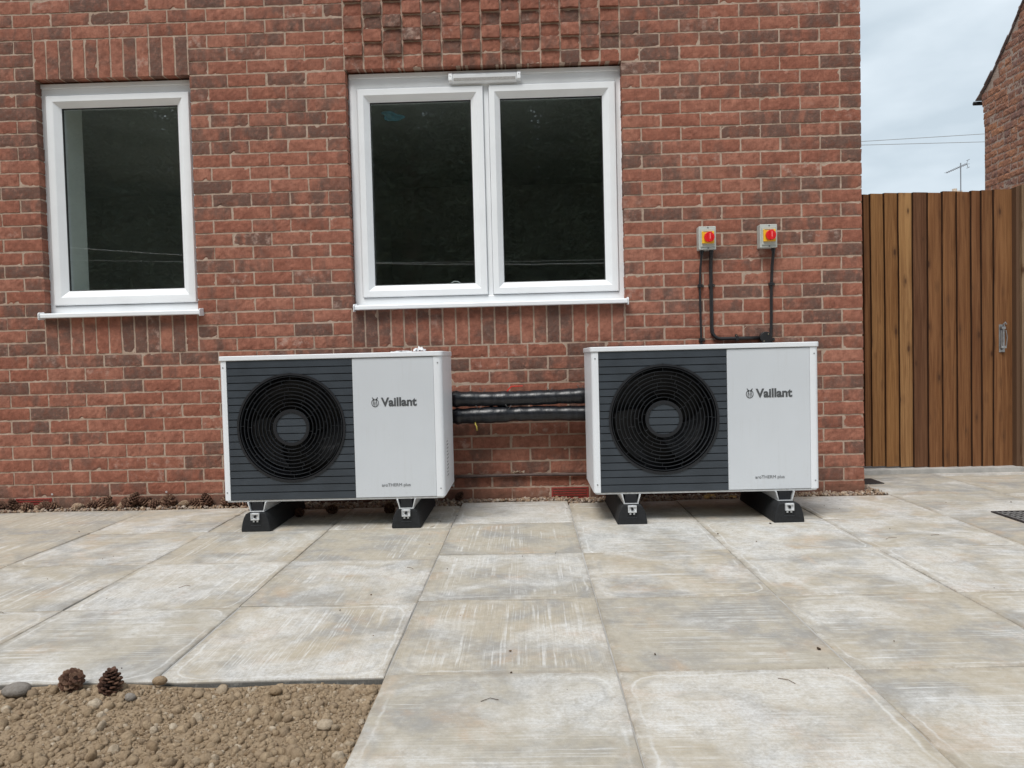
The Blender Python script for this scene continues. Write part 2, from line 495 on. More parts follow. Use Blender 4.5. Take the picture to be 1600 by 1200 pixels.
def slab_material():
    t = NT("chalky_concrete_paving")
    rc = t.attr("bc"); uv = t.attr("buv")      # uv = position on the slab in metres, 0..0.6
    r = t.sep(rc); q = t.sep(uv); P = t.coord()
    seed = t.vmath('SCALE', rc, 71.0)
    u = t.vmath('ADD', uv, seed)
    warm = t.mix(r[2], (0.45, 0.395, 0.31), (0.425, 0.39, 0.325))
    cool = (0.295, 0.29, 0.278)
    c = t.mix(t.math('MULTIPLY', t.ss(t.noise(u, 4.2, 7, 0.65, 0.4), 0.42, 0.66), 0.85), warm, cool)
    # sandy orange stains
    c = t.mix(t.math('MULTIPLY', t.ss(t.noise(u, 5.5, 6, 0.62, 0.6), 0.52, 0.74), 0.62), c, (0.48, 0.355, 0.25))
    # distance inside a rounded rectangle on the slab
    ax = t.math('ABSOLUTE', t.math('SUBTRACT', q[0], 0.3)); ay = t.math('ABSOLUTE', t.math('SUBTRACT', q[1], 0.3))
    wob = t.math('MULTIPLY', t.math('SUBTRACT', t.noise(u, 6, 5, 0.6), 0.5), 0.055)
    qx = t.math('MAXIMUM', t.math('SUBTRACT', ax, 0.195), 0.0); qy = t.math('MAXIMUM', t.math('SUBTRACT', ay, 0.195), 0.0)
    dd = t.math('ADD', t.math('SQRT', t.math('ADD', t.math('MULTIPLY', qx, qx), t.math('MULTIPLY', qy, qy))), wob)
    inside = t.ss(dd, 0.075, 0.03)
    # white bloom clouds
    cl = t.noise(u, 3.4, 8, 0.62, 0.5)
    cl = t.math('ADD', cl, t.math('MULTIPLY', t.math('SUBTRACT', r[1], 0.5), 0.22))
    clm = t.ss(cl, 0.46, 0.66)
    # comb streaks in one direction per slab
    turn = t.math('GREATER_THAN', r[0], 0.52)
    sa = t.mix(turn, t.comb(q[0], q[1]), t.comb(q[1], q[0]))
    sa = t.vmath('ADD', sa, seed)
    dist = t.noise(u, 11, 2, 0.5, 0, "Color")
    sa2 = t.vmath('ADD', sa, t.vmath('SCALE', dist, 0.007))
    st = t.noise(t.mapping(sa2, (150, 2.4, 1)), 1.0, 3, 0.55)
    zone = t.ss(t.noise(u, 4.0, 3, 0.5), 0.40, 0.58)
    stm = t.math('MULTIPLY', t.math('MULTIPLY', t.ss(t.math('ADD', t.math('MULTIPLY', st, 0.65), t.math('MULTIPLY', t.noise(t.mapping(sa2, (60, 1.8, 1)), 1.0, 2, 0.5), 0.35)), 0.51, 0.61), zone), inside)
    white = (0.70, 0.70, 0.69)
    grainy = t.ss(t.math('ADD', t.math('MULTIPLY', t.noise(u, 110, 6, 0.75), 0.6), t.math('MULTIPLY', t.noise(u, 17, 6, 0.7), 0.4)), 0.30, 0.68)
    c = t.mix(t.math('MULTIPLY', t.math('MULTIPLY', clm, grainy), 0.85), c, white)
    c = t.mix(t.math('MULTIPLY', t.math('MULTIPLY', stm, t.ss(t.noise(u, 26, 4, 0.6), 0.25, 0.6)), 0.66), c, white)
    # tide line near the slab edges
    ring = t.math('MULTIPLY', t.ss(t.math('ABSOLUTE', t.math('SUBTRACT', dd, 0.079)), 0.006, 0.0), t.ss(t.math('ADD', t.noise(u, 5, 3), t.math('MULTIPLY', t.math('SUBTRACT', r[1], 0.5), 0.5)), 0.50, 0.74))
    c = t.mix(t.math('MULTIPLY', ring, 0.55), c, white)
    ringd = t.math('MULTIPLY', t.ss(t.math('ABSOLUTE', t.math('SUBTRACT', dd, 0.06)), 0.014, 0.0), t.ss(t.noise(u, 4.3, 3), 0.5, 0.62))
    c = t.mix(t.math('MULTIPLY', ringd, 0.3), c, (0.30, 0.30, 0.30))
    # grit and brown dirt gathered along the joints
    ed = t.math('MAXIMUM', ax, ay)
    c = t.mix(t.math('MULTIPLY', t.math('MULTIPLY', t.ss(ed, 0.268, 0.298), t.ss(t.noise(u, 18, 6, 0.7), 0.38, 0.62)), 0.5), c, (0.26, 0.22, 0.17))
    # specks and fine grain
    c = t.mix(t.math('MULTIPLY', t.ss(t.noise(u, 320, 3, 0.7), 0.55, 0.75), 0.35), c, (0.27, 0.25, 0.21))
    c = t.mix(t.math('MULTIPLY', t.ss(t.noise(u, 60, 5, 0.75), 0.66, 0.74), 0.35), c, white)
    c = t.mix(t.ss(q[2], -0.004, -0.009), c, (0.12, 0.118, 0.112))     # damp, dirty sides
    rib = t.noise(t.mapping(sa2, (330, 6, 1)), 1.0, 2, 0.5)
    fg = t.noise(u, 38, 8, 0.72)
    c = t.mix(t.math('MULTIPLY', t.ss(fg, 0.48, 0.70), 0.34), c, (0.27, 0.245, 0.205))
    c = t.mix(t.math('MULTIPLY', t.ss(fg, 0.50, 0.32), 0.28), c, (0.62, 0.60, 0.56))
    c = t.mix(t.math('MULTIPLY', t.ss(rib, 0.45, 0.75), 0.22), c, (0.25, 0.235, 0.205))
    h = t.math('ADD', t.math('MULTIPLY', rib, 0.8), t.noise(u, 160, 5, 0.7))
    h = t.math('ADD', h, t.math('MULTIPLY', t.noise(u, 12, 3), 1.5))
    return t.out(c, 0.86, t.bump(h, 0.35, 0.003), 0, 0.3)


M['slab'] = slab_material()


def clod_material(name, cols, wet=0.5):
    t = NT(name)
    rc = t.sep(t.attr("bc")); P = t.coord()
    ramp = t.n.new("ShaderNodeValToRGB")
    e = ramp.color_ramp.elements
    e[0].position = 0.0; e[0].color = tuple(cols[0]) + (1,)
    e[1].position = 1.0; e[1].color = tuple(cols[-1]) + (1,)
    for i, c in enumerate(cols[1:-1]):
        el = e.new((i + 1) / (len(cols) - 1)); el.color = tuple(c) + (1,)
    t.lk(rc[0], ramp.inputs[0])
    c = t.mix(t.math('MULTIPLY', t.ss(t.noise(P, 90, 5, 0.7), 0.35, 0.7), 0.5), ramp.outputs[0], tuple(x * wet for x in cols[0]))
    hh = t.math('ADD', t.noise(P, 260, 5, 0.75), t.math('MULTIPLY', t.noise(P, 75, 5, 0.7), 1.5))
    return t.out(c, 0.95, t.bump(hh, 0.85, 0.004), 0, 0.2)


M['soil'] = clod_material("dry_clay_soil", [(0.27, 0.19, 0.118), (0.36, 0.265, 0.172), (0.42, 0.318, 0.212), (0.31, 0.23, 0.156), (0.41, 0.308, 0.205), (0.36, 0.27, 0.18), (0.34, 0.252, 0.166), (0.56, 0.47, 0.36)], 0.6)
M['gravel'] = clod_material("buff_gravel", [(0.22, 0.13, 0.09), (0.38, 0.27, 0.18), (0.5, 0.40, 0.30), (0.26, 0.2, 0.17), (0.62, 0.54, 0.45)], 0.7)
M['cone'] = clod_material("pine_cone_scales", [(0.035, 0.018, 0.013), (0.17, 0.09, 0.062), (0.32, 0.20, 0.135), (0.50, 0.37, 0.26)], 0.5)
M['stone'] = clod_material("dusty_stone", [(0.24, 0.20, 0.16), (0.3, 0.26, 0.22), (0.27, 0.25, 0.23)], 0.6)
M['bits'] = clod_material("dark_debris", [(0.05, 0.04, 0.03), (0.12, 0.07, 0.04), (0.2, 0.12, 0.06)], 0.6)
M['needles'] = clod_material("pine_needles", [(0.085, 0.11, 0.075), (0.105, 0.135, 0.09), (0.13, 0.165, 0.105), (0.12, 0.13, 0.095)], 0.5)

# ------------------------------------------------------------------ bricks
HP = 0.1116        # half a brick pitch along the wall
CH = 0.075         # course height


def add_brick(mb, s0, s1, z0, z1, tf, proj=0.0, depth=0.1, detail=True, ruin=1.0, bloom=0.0):
    """one brick; s along the wall, d into the wall, z up"""
    w, h = s1 - s0, z1 - z0
    nx = max(2, int(round(w / 0.018))) if detail else 1
    nz = max(2, int(round(h / 0.016))) if detail else 1
    sx = np.linspace(0, w, nx + 1); sz = np.linspace(0, h, nz + 1)
    X, Z = np.meshgrid(sx, sz)
    D = rng.normal(0, 0.0005 * ruin, X.shape) + rng.normal(0, 0.0005) - proj
    D = D + (X / w - 0.5) * rng.normal(0, 0.0012) + (Z / h - 0.5) * rng.normal(0, 0.001)
    if detail:
        edge = np.zeros(X.shape, bool); edge[0] = edge[-1] = True; edge[:, 0] = edge[:, -1] = True
        D = D + edge * (0.0011 + np.abs(rng.normal(0, 0.0007 * ruin, X.shape)))
        jx = rng.normal(0, 0.0007 * ruin, X.shape); jz = rng.normal(0, 0.0007 * ruin, X.shape)
        X = X + jx * edge; Z = Z + jz * edge
        if rng.random() < 0.10 * ruin:      # a chipped arris
            i = rng.integers(0, nx + 1); j = 0 if rng.random() < 0.6 else nz
            D[j, i] += 0.004; Z[j, i] += 0.0035 * (1 if j == 0 else -1)
            if i + 1 <= nx: Z[j, i + 1] += 0.002 * (1 if j == 0 else -1)
    ids = np.arange((nx + 1) * (nz + 1)).reshape(nz + 1, nx + 1)
    fs = [(ids[j, i], ids[j, i + 1], ids[j + 1, i + 1], ids[j + 1, i]) for j in range(nz) for i in range(nx)]
    vs = [tf(s0 + a, b, z0 + c) for a, b, c in zip(X.ravel(), D.ravel(), Z.ravel())]
    buv = [(a, c, b) for a, b, c in zip(X.ravel(), D.ravel(), Z.ravel())]
    loop = list(ids[0, :]) + list(ids[1:, -1]) + list(ids[-1, -2::-1]) + list(ids[-2:0:-1, 0])
    n = len(vs)
    Xr, Zr = X.ravel(), Z.ravel()
    for k in loop:
        vs.append(tf(s0 + Xr[k], depth, z0 + Zr[k])); buv.append((Xr[k], Zr[k], depth))
    L = len(loop)
    for i in range(L):
        j = (i + 1) % L
        fs.append((loop[i], n + i, n + j, loop[j]))
    rr = rng.random(3)
    rr[2] = rr[2] * (1 - bloom) + bloom * (1 - (1 - rr[2]) * 0.45)
    mb.add(vs, fs, rr, buv)


front = lambda s, d, z: (s, d, z)
OPEN = [(-4.687, -3.785), (-2.902, -1.329)]      # window openings in the front wall (x)
ZH, ZS = 33 * CH - 0.005, 15 * CH - 0.005        # head and sill levels


def zc(k):      # level of the bed joint k
    return (k + 1) * CH


JT = 0.0098
house = tag(empty("brick_house", (0, 0, 0)), "new red brick house wall with two white windows and a small projecting brick panel", "house")
wallm = MB()
XL, KT = -8.2, 70
for k in range(-3, KT):
    z0, z1 = zc(k), zc(k + 1) - JT
    even = (k % 2 == 0)
    joints = [0.0]
    x = -HP if even else -2 * HP
    while x > XL:
        joints.append(x); x -= 2 * HP
    # blocked zones: (x0,x1) already centred on joints
    blocks = []
    if 14 <= k < 32:
        blocks += [(-42 * HP, -34 * HP), (-26 * HP, -12 * HP)]
    if 32 <= k < 35 or 11 <= k < 14:
        blocks.append((-42 * HP, -34 * HP))
    if 11 <= k < 14 or 32 <= k < 54:
        blocks.append((-26 * HP, -12 * HP))
    if k == -1:
        blocks += [(-44 * HP, -42 * HP), (-16 * HP, -14 * HP)]
    for a, b in zip(joints[:-1], joints[1:]):       # a > b
        segs = [(b, a)]
        for (p, q2) in blocks:
            out = []
            for (s, e) in segs:
                if q2 <= s + 1e-4 or p >= e - 1e-4: out.append((s, e)); continue
                if s < p - 1e-3: out.append((s, p))
                if e > q2 + 1e-3: out.append((q2, e))
            segs = out
        for (s, e) in segs:
            if e - s < 0.03: continue
            j = rng.normal(0, 0.0012, 2)
            if 14 <= k < 32 and min(abs(e + 42 * HP), abs(e + 26 * HP)) < 1e-3: j[1] += JT
            add_brick(wallm, s + (0.0 if abs(s) < 1e-6 else 0.0) + j[0], e - JT * (1.0 if e < -1e-6 else 0.0) + (j[1] if e < -1e-6 else 0),
                      z0 + rng.normal(0, 0.0007), z1 + rng.normal(0, 0.0007), front)
# soldier courses
for (x0, n, k0) in ((-42 * HP, 12, 32), (-42 * HP, 12, 11), (-26 * HP, 21, 11)):
    p = (8 * HP if n == 12 else 14 * HP) / n
    for i in range(n):
        def tfs(s, d, z, X0=x0 + i * p, K0=k0):
            return (X0 + z, d, zc(K0) + s)
        add_brick(wallm, 0, 3 * CH - JT, 0, p - JT, tfs)
# projecting header panel above the wider window
for k in range(32, 54):
    for i in range(14):
        s = -26 * HP + i * HP
        pr = 0.0
        if k > 32 and (k + i) % 2 == 1: pr = 0.017 + rng.normal(0, 0.002)
        add_brick(wallm, s, s + HP - JT, zc(k), zc(k + 1) - JT, front, proj=pr, depth=0.1, ruin=1.3, bloom=0.7)
# side wall round the corner
for k in range(-3, KT):
    even = (k % 2 == 0)
    y = 0.1 if not even else 0.1
    first = True
    while y < 8.0:
        ln = (HP if not even else 2 * HP) if first else 2 * HP
        tfx = lambda s, d, z: (-d + 0.0, s, z)
        add_brick(wallm, y + 0.01, y + ln, zc(k), zc(k + 1) - JT, tfx, detail=False)
        first = False
        y += ln
wallm.build("wall", M['brick'], house, fix=False, smooth=False)

mm = MB()
MD = 0.0034
zt = zc(KT)
def mortar_box(x0, x1, z0, z1): mm.box(x0, x1, MD, 0.098, z0, z1)
mortar_box(XL, -42 * HP - 0.005, -0.3, zt)
mortar_box(-34 * HP + 0.004, -26 * HP - 0.005, -0.3, zt)
mortar_box(-12 * HP + 0.004, -0.0042, -0.3, zt)
for a, b in ((-42 * HP - 0.0049, -34 * HP + 0.0039), (-26 * HP - 0.0049, -12 * HP + 0.0039)):
    mortar_box(a, b, -0.3, ZS - 0.006)
    mortar_box(a, b, ZH + 0.006, zt)
mm.box(-0.098, -0.0042, 0.099, 8.0, -0.3, zt)
mm.build("mortar", M['mortar'], house)

# inner leaf, with white plaster reveals seen through the glass
inn = MB()
for (x0, x1) in ((XL, OPEN[0][0] + 0.048), (OPEN[0][1] - 0.045, OPEN[1][0] + 0.045), (OPEN[1][1] - 0.045, -0.1)):
    inn.box(x0, x1, 0.13, 0.37, -0.2, zt)
for (x0, x1) in OPEN:
    inn.box(x0 + 0.049, x1 - 0.046, 0.13, 0.37, -0.2, ZS + 0.03)
    inn.box(x0 + 0.049, x1 - 0.046, 0.13, 0.37, ZH - 0.05, zt)
inn.build("inner_wall", M['plaster'], house)
rm = MB()
rm.box(XL, -0.12, 0.372, 3.6, 0.0, 0.1); rm.box(XL, -0.12, 0.372, 3.6, 2.62, 2.72); rm.box(XL, -5.1, 3.6, 3.7, 0, 2.72); rm.box(-3.4, -0.12, 3.6, 3.7, 0, 2.72)  # gap in the unseen back wall, added to let daylight onto the window reveal
rm.box(XL - 0.1, XL, 0.1, 3.7, 0, 5.2); rm.box(-0.12, -0.105, 0.372, 3.6, 0, 2.72)
rm.build("room", M['room_dark'], house)
pt = MB(); pt.box(-3.38, -3.30, 0.374, 3.598, 0.102, 2.618); pt.build("partition", M['plaster'], house)
rf = MB()
rf.prism([(-0.35, 5.2), (4.0, 7.6), (8.35, 5.2), (8.35, 5.32), (4.0, 7.75), (-0.35, 5.32)], 'x', XL - 0.2, 0.12)
rf.box(XL, 0, -0.33, -0.03, 5.1, 5.2)
rf.build("roof", M['slate_tile'], house)
gb = MB(); gb.prism([(0.05, 5.3), (7.95, 5.3), (4.0, 7.5)], 'x', -0.1, -0.01); gb.build("gable", M['render_wall'], house)


def bar_frame(mb, x0, x1, z0, z1, ws, prof):
    """mitred frame: ws = (left, right, bottom, top) widths; prof = [(t, y)] from outer (t=0) to inner (t=1)"""
    rings = []
    for t_, y_ in prof:
        rings.append([(x0 + ws[0] * t_, y_, z0 + ws[2] * t_), (x1 - ws[1] * t_, y_, z0 + ws[2] * t_), (x1 - ws[1] * t_, y_, z1 - ws[3] * t_), (x0 + ws[0] * t_, y_, z1 - ws[3] * t_)])
    vs = [p for r_ in rings for p in r_]
    n = len(rings)
    fs = []
    for i in range(n):
        j = (i + 1) % n
        for k in range(4):
            k2 = (k + 1) % 4
            fs.append((4 * i + k, 4 * i + k2, 4 * j + k2, 4 * j + k))
    mb.add(vs, fs)


YF = 0.058     # front face of the window frames
OUTER = [(0, YF + 0.07), (0, YF + 0.004), (0.06, YF), (0.9, YF), (1.0, YF + 0.004), (1.0, YF + 0.07)]
SASH = [(0, YF + 0.06), (0, YF - 0.008), (0.05, YF - 0.013), (0.52, YF - 0.013), (0.60, YF - 0.008), (1.0, YF + 0.016), (1.0, YF + 0.06)]


def window(x0, x1, lights, sill_x, vent=None):
    """lights: list of (sash x0, sash x1, sash z0, sash z1, bar widths)"""
    f = MB()
    z0, z1 = ZS + 0.012, ZH - 0.008
    s0, s1 = lights[0][0] - 0.002, lights[-1][1] + 0.002
    sb, st = lights[0][2] - 0.003, lights[0][3] + 0.003
    bar_frame(f, x0, x1, z0, z1, (s0 - x0, x1 - s1, sb - z0, z1 - st), OUTER)
    f.box(x0 + 0.004, x1 - 0.004, YF - 0.010, YF + 0.002, z1 - 0.022, z1 + 0.002)
    if len(lights) > 1:
        f.box(lights[0][1] + 0.002, lights[1][0] - 0.002, YF + 0.004, YF + 0.07, sb - 0.001, st + 0.001)
    fo = f.build("window", M['white_pvc'], house, bevel=0.0015)
    g = MB()
    for l in lights:
        s = MB()
        bar_frame(s, l[0], l[1], l[2], l[3], l[4], SASH)
        so = s.build("sash", M['white_pvc'], fo, bevel=0.001)
        w = l[4]
        gx0, gx1, gz0, gz1 = l[0] + w[0], l[1] - w[1], l[2] + w[2], l[3] - w[3]
        gk = MB()
        bar_frame(gk, gx0 + 0.0005, gx1 - 0.0005, gz0 + 0.0005, gz1 - 0.0005, (0.004,) * 4, [(0, YF + 0.03), (0, YF + 0.017), (1, YF + 0.019), (1, YF + 0.03)])
        gk.build("gasket", M['black_gasket'], fo)
        p = MB()
        p.box(gx0 - 0.004, gx1 + 0.004, YF + 0.022, YF + 0.028, gz0 - 0.004, gz1 + 0.004)
        p.build("pane", M['glass'], fo)
    si = MB()
    a, b = sill_x
    si.prism([(0.11, 1.114), (-0.040, 1.108), (-0.046, 1.110), (-0.046, 1.130), (-0.040, 1.135), (0.03, 1.141), (0.11, 1.146)], 'x', a, b)
    for e0, e1 in ((a - 0.007, a), (b, b + 0.007)):
        si.prism([(0.03, 1.104), (-0.050, 1.098), (-0.054, 1.106), (-0.054, 1.134), (-0.047, 1.141), (0.03, 1.148)], 'x', e0 + (0.0003 if e0 > a else 0), e1 - (0.0003 if e0 < a else 0))
    si.build("sill", M['white_pvc'], fo, bevel=0.0025)
    for (e0, e1) in ((x0 - 0.012, x0), (x1, x1 + 0.010)):
        se = MB(); se.box(e0, e1, YF + 0.010, YF + 0.03, z0 - 0.01, z1); se.build("sealant", M['white_dull'], fo)
    if vent:
        v = MB()
        v0, v1, a0, a1 = vent
        v.prism([(YF + 0.001, a0 + 0.004), (YF + 0.001, a1), (YF - 0.020, a1), (YF - 0.032, a1 - 0.014), (YF - 0.032, a0 + 0.012), (YF - 0.026, a0 + 0.004)], 'x', v0 + 0.022, v1 - 0.022)
        for e0, e1 in ((v0, v0 + 0.0218), (v1 - 0.0218, v1)):
            v.prism([(YF + 0.0012, a0 + 0.010), (YF + 0.0012, a1 + 0.003), (YF - 0.023, a1 + 0.003), (YF - 0.035, a1 - 0.013), (YF - 0.035, a0 + 0.018), (YF - 0.028, a0 + 0.010)], 'x', e0, e1)
        vo = v.build("trickle_vent", M['white_pvc'], fo, bevel=0.003)
        gr = MB()
        gr.box(v0 + 0.03, v1 - 0.03, YF - 0.0335, YF - 0.031, a0 + 0.014, a0 + 0.030)
        gr.build("vent_mesh", simple("grey_vent_mesh", (0.30, 0.29, 0.28), 0.7, 0, 0.3, 300), vo)
        for sxx in (v0 + 0.01, v1 - 0.01):
            sc_ = MB(); sc_.cyl((sxx, YF - 0.037, a1 - 0.022), 'y', 0.0025, 0.004, 10); sc_.build("screw", M['grey_gasket'], vo)
    return fo


w1 = window(-4.697, -3.789, [(-4.662, -3.822, 1.186, 2.397, (0.078, 0.080, 0.084, 0.066))], (-4.692, -3.770))
w2 = window(-2.897, -1.333, [(-2.848, -2.124, 1.186, 2.378, (0.067, 0.073, 0.068, 0.070)),
                             (-2.092, -1.368, 1.186, 2.378, (0.063, 0.074, 0.068, 0.070))], (-2.880, -1.334),
            vent=(-2.318, -1.906, 2.386, 2.450))
tp = MB()      # teal smear stuck on the inside of the pane
pts = []
for k in range(26):
    a = k * 2 * math.pi / 26
    rr = 1 + 0.16 * math.sin(3 * a + 1) + 0.1 * math.sin(5 * a)
    pts.append((-2.655 + 0.062 * rr * math.cos(a), 2.232 + (0.027 * rr * math.sin(a)) - 0.012 * math.cos(a)))
tp.prism(pts, 'y', YF + 0.0285, YF + 0.033)
tp.build("teal_patch", M['teal'], w2)
lp = MB()
lp.tube([(-2.345, 0.11, 1.246)] + [(-2.315 + 0.030 * math.cos(a), 0.115, 1.252 + 0.020 * math.sin(a)) for a in np.linspace(math.pi, 0.3, 12)], 0.0025, 6)
tag(lp.build("cable_loop", M['white_dull'], None, smooth=True), "thin white loop of cable on the inner ledge behind the middle window's left pane", "cable")

# air bricks and weep vents
for (x0, x1) in ((-44 * HP + 0.0, -42 * HP - JT), (-16 * HP, -14 * HP - JT)):
    ab = MB()
    z0, z1 = zc(-1) + 0.001, zc(0) - JT
    ab.box(x0, x1, 0.030, 0.09, z0, z1)
    ab.box(x0, x0 + 0.010, -0.002, 0.0298, z0, z1); ab.box(x1 - 0.010, x1, -0.002, 0.0298, z0, z1)
    for i in range(5):
        zz = z0 + i * (z1 - z0 - 0.007) / 4
        ab.prism([(0.016, zz + 0.004), (-0.004, zz), (-0.004, zz + 0.0055), (0.016, zz + 0.0085)], 'x', x0 + 0.0102, x1 - 0.0102)
    abo = ab.build("air_brick", M['terracotta'], house)
    dk = MB(); dk.box(x0 + 0.0104, x1 - 0.0104, 0.020, 0.0297, z0 + 0.001, z1 - 0.001); dk.build("vent_shade", M['painted_dark'], abo)  # black box behind the louvres paints the shade in their gaps
for xw in (-43 * HP + 0.106, -35 * HP - 0.114, -21 * HP - 0.005):
    wv = MB(); wv.ring((xw - 0.002, zc(0) + 0.012), 0.0055, 0.003, -0.001, 0.01, 16); wv.cyl((xw - 0.002, 0.002, zc(0) + 0.012), 'y', 0.003, 0.006, 10)
    wv.build("weep_vent", M['white_dull'], house)

# ------------------------------------------------------------------ ground
gnd = MB()
for i in range(40):
    for j in range(40):
        pass
gnd.add([(-400, -400, -0.11), (400, -400, -0.11), (400, 600, -0.11), (-400, 600, -0.11)], [(0, 1, 2, 3)], (0.3, 0, 0))
tag(gnd.build("ground", M['soil'], fix=False), kind="structure")

GX0, SP = -2.2955, 0.5985
GAP = 0.0024
def slab_rows(i):
    if i >= 4: return [0.60, 0.488, -0.110, -0.710, -1.262, -1.852, -2.425, -3.02, -3.62, -4.22, -4.82, -5.42]
    if i == 0: return [-0.062, -0.615, -1.197, -1.800, -2.398, -3.0, -3.6, -4.2, -4.8, -5.4]
    if i > 0: return [[-0.140, -0.115, -0.10][min(i - 1, 2)], -0.668, -1.212, -1.805, -2.401, -3.0, -3.6, -4.2, -4.8, -5.4]
    if i == -1: return [-0.155, -0.695, -1.268, -1.822, -2.408]
    if i == -2: return [-0.165, -0.700, -1.272, -1.828, -2.412]
    if i == -3: return [-0.092, -0.668, -1.262, -1.830, -2.414]
    return [-0.088, -0.652, -1.250, -1.840, -2.416]


def add_slab(mb, x0, x1, y0, y1, z=0.0, t=0.05, full=(0.6, 0.6), seed=None):
    c = rng.random(3) if seed is None else seed
    bx = 0.0030
    tx, ty = rng.normal(0, 0.0011, 2)
    zo = z + rng.normal(0, 0.0008)
    vs, buv, fs = [], [], []
    def ringp(ins, zz):
        out = []
        n = 6
        P = []
        for k in range(n): P.append((x0 + ins + (x1 - x0 - 2 * ins) * k / n, y0 + ins))
        for k in range(n): P.append((x1 - ins, y0 + ins + (y1 - y0 - 2 * ins) * k / n))
        for k in range(n): P.append((x1 - ins - (x1 - x0 - 2 * ins) * k / n, y1 - ins))
        for k in range(n): P.append((x0 + ins, y1 - ins - (y1 - y0 - 2 * ins) * k / n))
        for (a, b) in P:
            zz2 = zz + tx * (a - (x0 + x1) / 2) / 0.3 + ty * (b - (y0 + y1) / 2) / 0.3
            a2 = a + rng.normal(0, 0.0007); b2 = b + rng.normal(0, 0.0007)
            out.append((a2, b2, zo + zz2))
            buv.append((a - x0, b - y0 + (full[1] - (y1 - y0)), zz))
        return out
    R0 = ringp(0, -t); R1 = ringp(0, -bx); R2 = ringp(bx, 0.0)
    vs = R0 + R1 + R2
    n = 24
    for a in (0, 1):
        for k in range(n):
            k2 = (k + 1) % n
            fs.append((a * n + k, a * n + k2, (a + 1) * n + k2, (a + 1) * n + k))
    fs.append(tuple(range(2 * n, 3 * n)))
    mb.add(vs, fs, c, buv)


SEEDS = {(0, 3): (0.30, 0.55, 0.4), (0, 2): (0.31, 0.62, 0.9), (1, 4): (0.9, 0.98, 0.2), (0, 4): (0.75, 0.7, 0.8), (-1, 3): (0.2, 0.8, 0.1), (-1, 2): (0.25, 0.6, 0.6)}
pv = MB()
for i in range(-9, 13):
    rows = slab_rows(i)
    x0 = GX0 + SP * i
    for r_ in range(len(rows) - 1):
        y1, y0 = rows[r_], rows[r_ + 1]
        xr = x0 + SP
        if i == 3: xr = x0 + SP
        if i == 4 and r_ < 2: pass
        sd_ = SEEDS.get((i, r_))
        if sd_ is None:
            sd_ = rng.random(3)
            if i >= 1: sd_[0] = 0.55 + 0.45 * sd_[0]
            elif i <= -1: sd_[0] *= 0.7
        add_slab(pv, x0 + GAP / 2 + abs(rng.normal(0, 0.0006)), xr - GAP / 2 - abs(rng.normal(0, 0.0006)), y0 + GAP / 2, y1 - GAP / 2, seed=np.array(sd_))
# no hole is cut for the grate: the grate sits in its own frame, proud of the slab
pvo = pv.build("patio", M['slab'], fix=True)
tag(pvo, kind="structure")
pb = MB()
pb.box(GX0 + 0.02, 5.4, -5.38, -0.18, -0.105, -0.0045, (0.62, 0, 0)); pb.box(-7.6, GX0 + 0.02, -2.39, -0.18, -0.105, -0.0045, (0.62, 0, 0)); pb.box(0.12, 5.4, -0.179, 0.62, -0.105, -0.0045, (0.62, 0, 0))
tag(pb.build("sand_bed", M['concrete']), kind="structure")
th = MB(); th.box(0.12, 3.3, 0.607, 1.0, -0.1, 0.030)
tag(th.build("threshold_strip", M['concrete'], bevel=0.004), kind="structure")
pth = MB(); pth.box(0.0, 3.3, 1.003, 9.0, -0.1, 0.02)
tag(pth.build("path", M['concrete']), kind="structure")


# ------------------------------------------------------------------ lumps (soil clods, gravel)
def ico(level):
    bm = bmesh.new(); bmesh.ops.create_icosphere(bm, subdivisions=level, radius=1.0)
    v = np.array([p.co[:] for p in bm.verts]); f = [tuple(x.index for x in q.verts) for q in bm.faces]
    bm.free(); return v, np.array(f)


ICO1, ICO2, ICO3 = ico(1), ico(2), ico(3)


def rand_rot(n):
    q = rng.normal(size=(n, 4)); q /= np.linalg.norm(q, axis=1)[:, None]
    w, x, y, z = q.T
    return np.stack([1 - 2 * (y * y + z * z), 2 * (x * y - z * w), 2 * (x * z + y * w), 2 * (x * y + z * w), 1 - 2 * (x * x + z * z), 2 * (y * z - x * w),
                     2 * (x * z - y * w), 2 * (y * z + x * w), 1 - 2 * (x * x + y * y)], 1).reshape(n, 3, 3)


def lumps(name, pos, size, mat, tpl=ICO1, rough=0.16, flat=0.35, parent=None, smooth=False, flat_z=1.0):
    V, F = tpl
    n = len(pos)
    sc_ = 1 + rng.uniform(-flat, flat, (n, 1, 3))
    nz = 1 + rng.normal(0, rough, (n, len(V), 1))
    L = V[None] * sc_ * nz
    L = np.einsum('nij,nkj->nki', rand_rot(n), L)
    L[:, :, 2] *= flat_z
    W = L * np.asarray(size)[:, None, None] + np.asarray(pos)[:, None, :]
    Fa = (F[None] + (np.arange(n) * len(V))[:, None, None]).reshape(-1, 3)
    me = bpy.data.meshes.new(name)
    me.vertices.add(n * len(V)); me.vertices.foreach_set("co", W.astype(np.float32).ravel())
    me.loops.add(Fa.size); me.loops.foreach_set("vertex_index", Fa.astype(np.int32).ravel())
    me.polygons.add(len(Fa)); me.polygons.foreach_set("loop_start", np.arange(0, Fa.size, 3, dtype=np.int32))
    me.polygons.foreach_set("loop_total", np.full(len(Fa), 3, dtype=np.int32))
    at = me.attributes.new("bc", 'FLOAT_VECTOR', 'POINT')
    cc = np.repeat(rng.random((n, 3)), len(V), axis=0)
    at.data.foreach_set("vector", cc.astype(np.float32).ravel())
    me.materials.append(mat)
    me.update(calc_edges=True)
    if smooth: me.shade_smooth()
    o = bpy.data.objects.new(name, me)
    return link(o, parent)


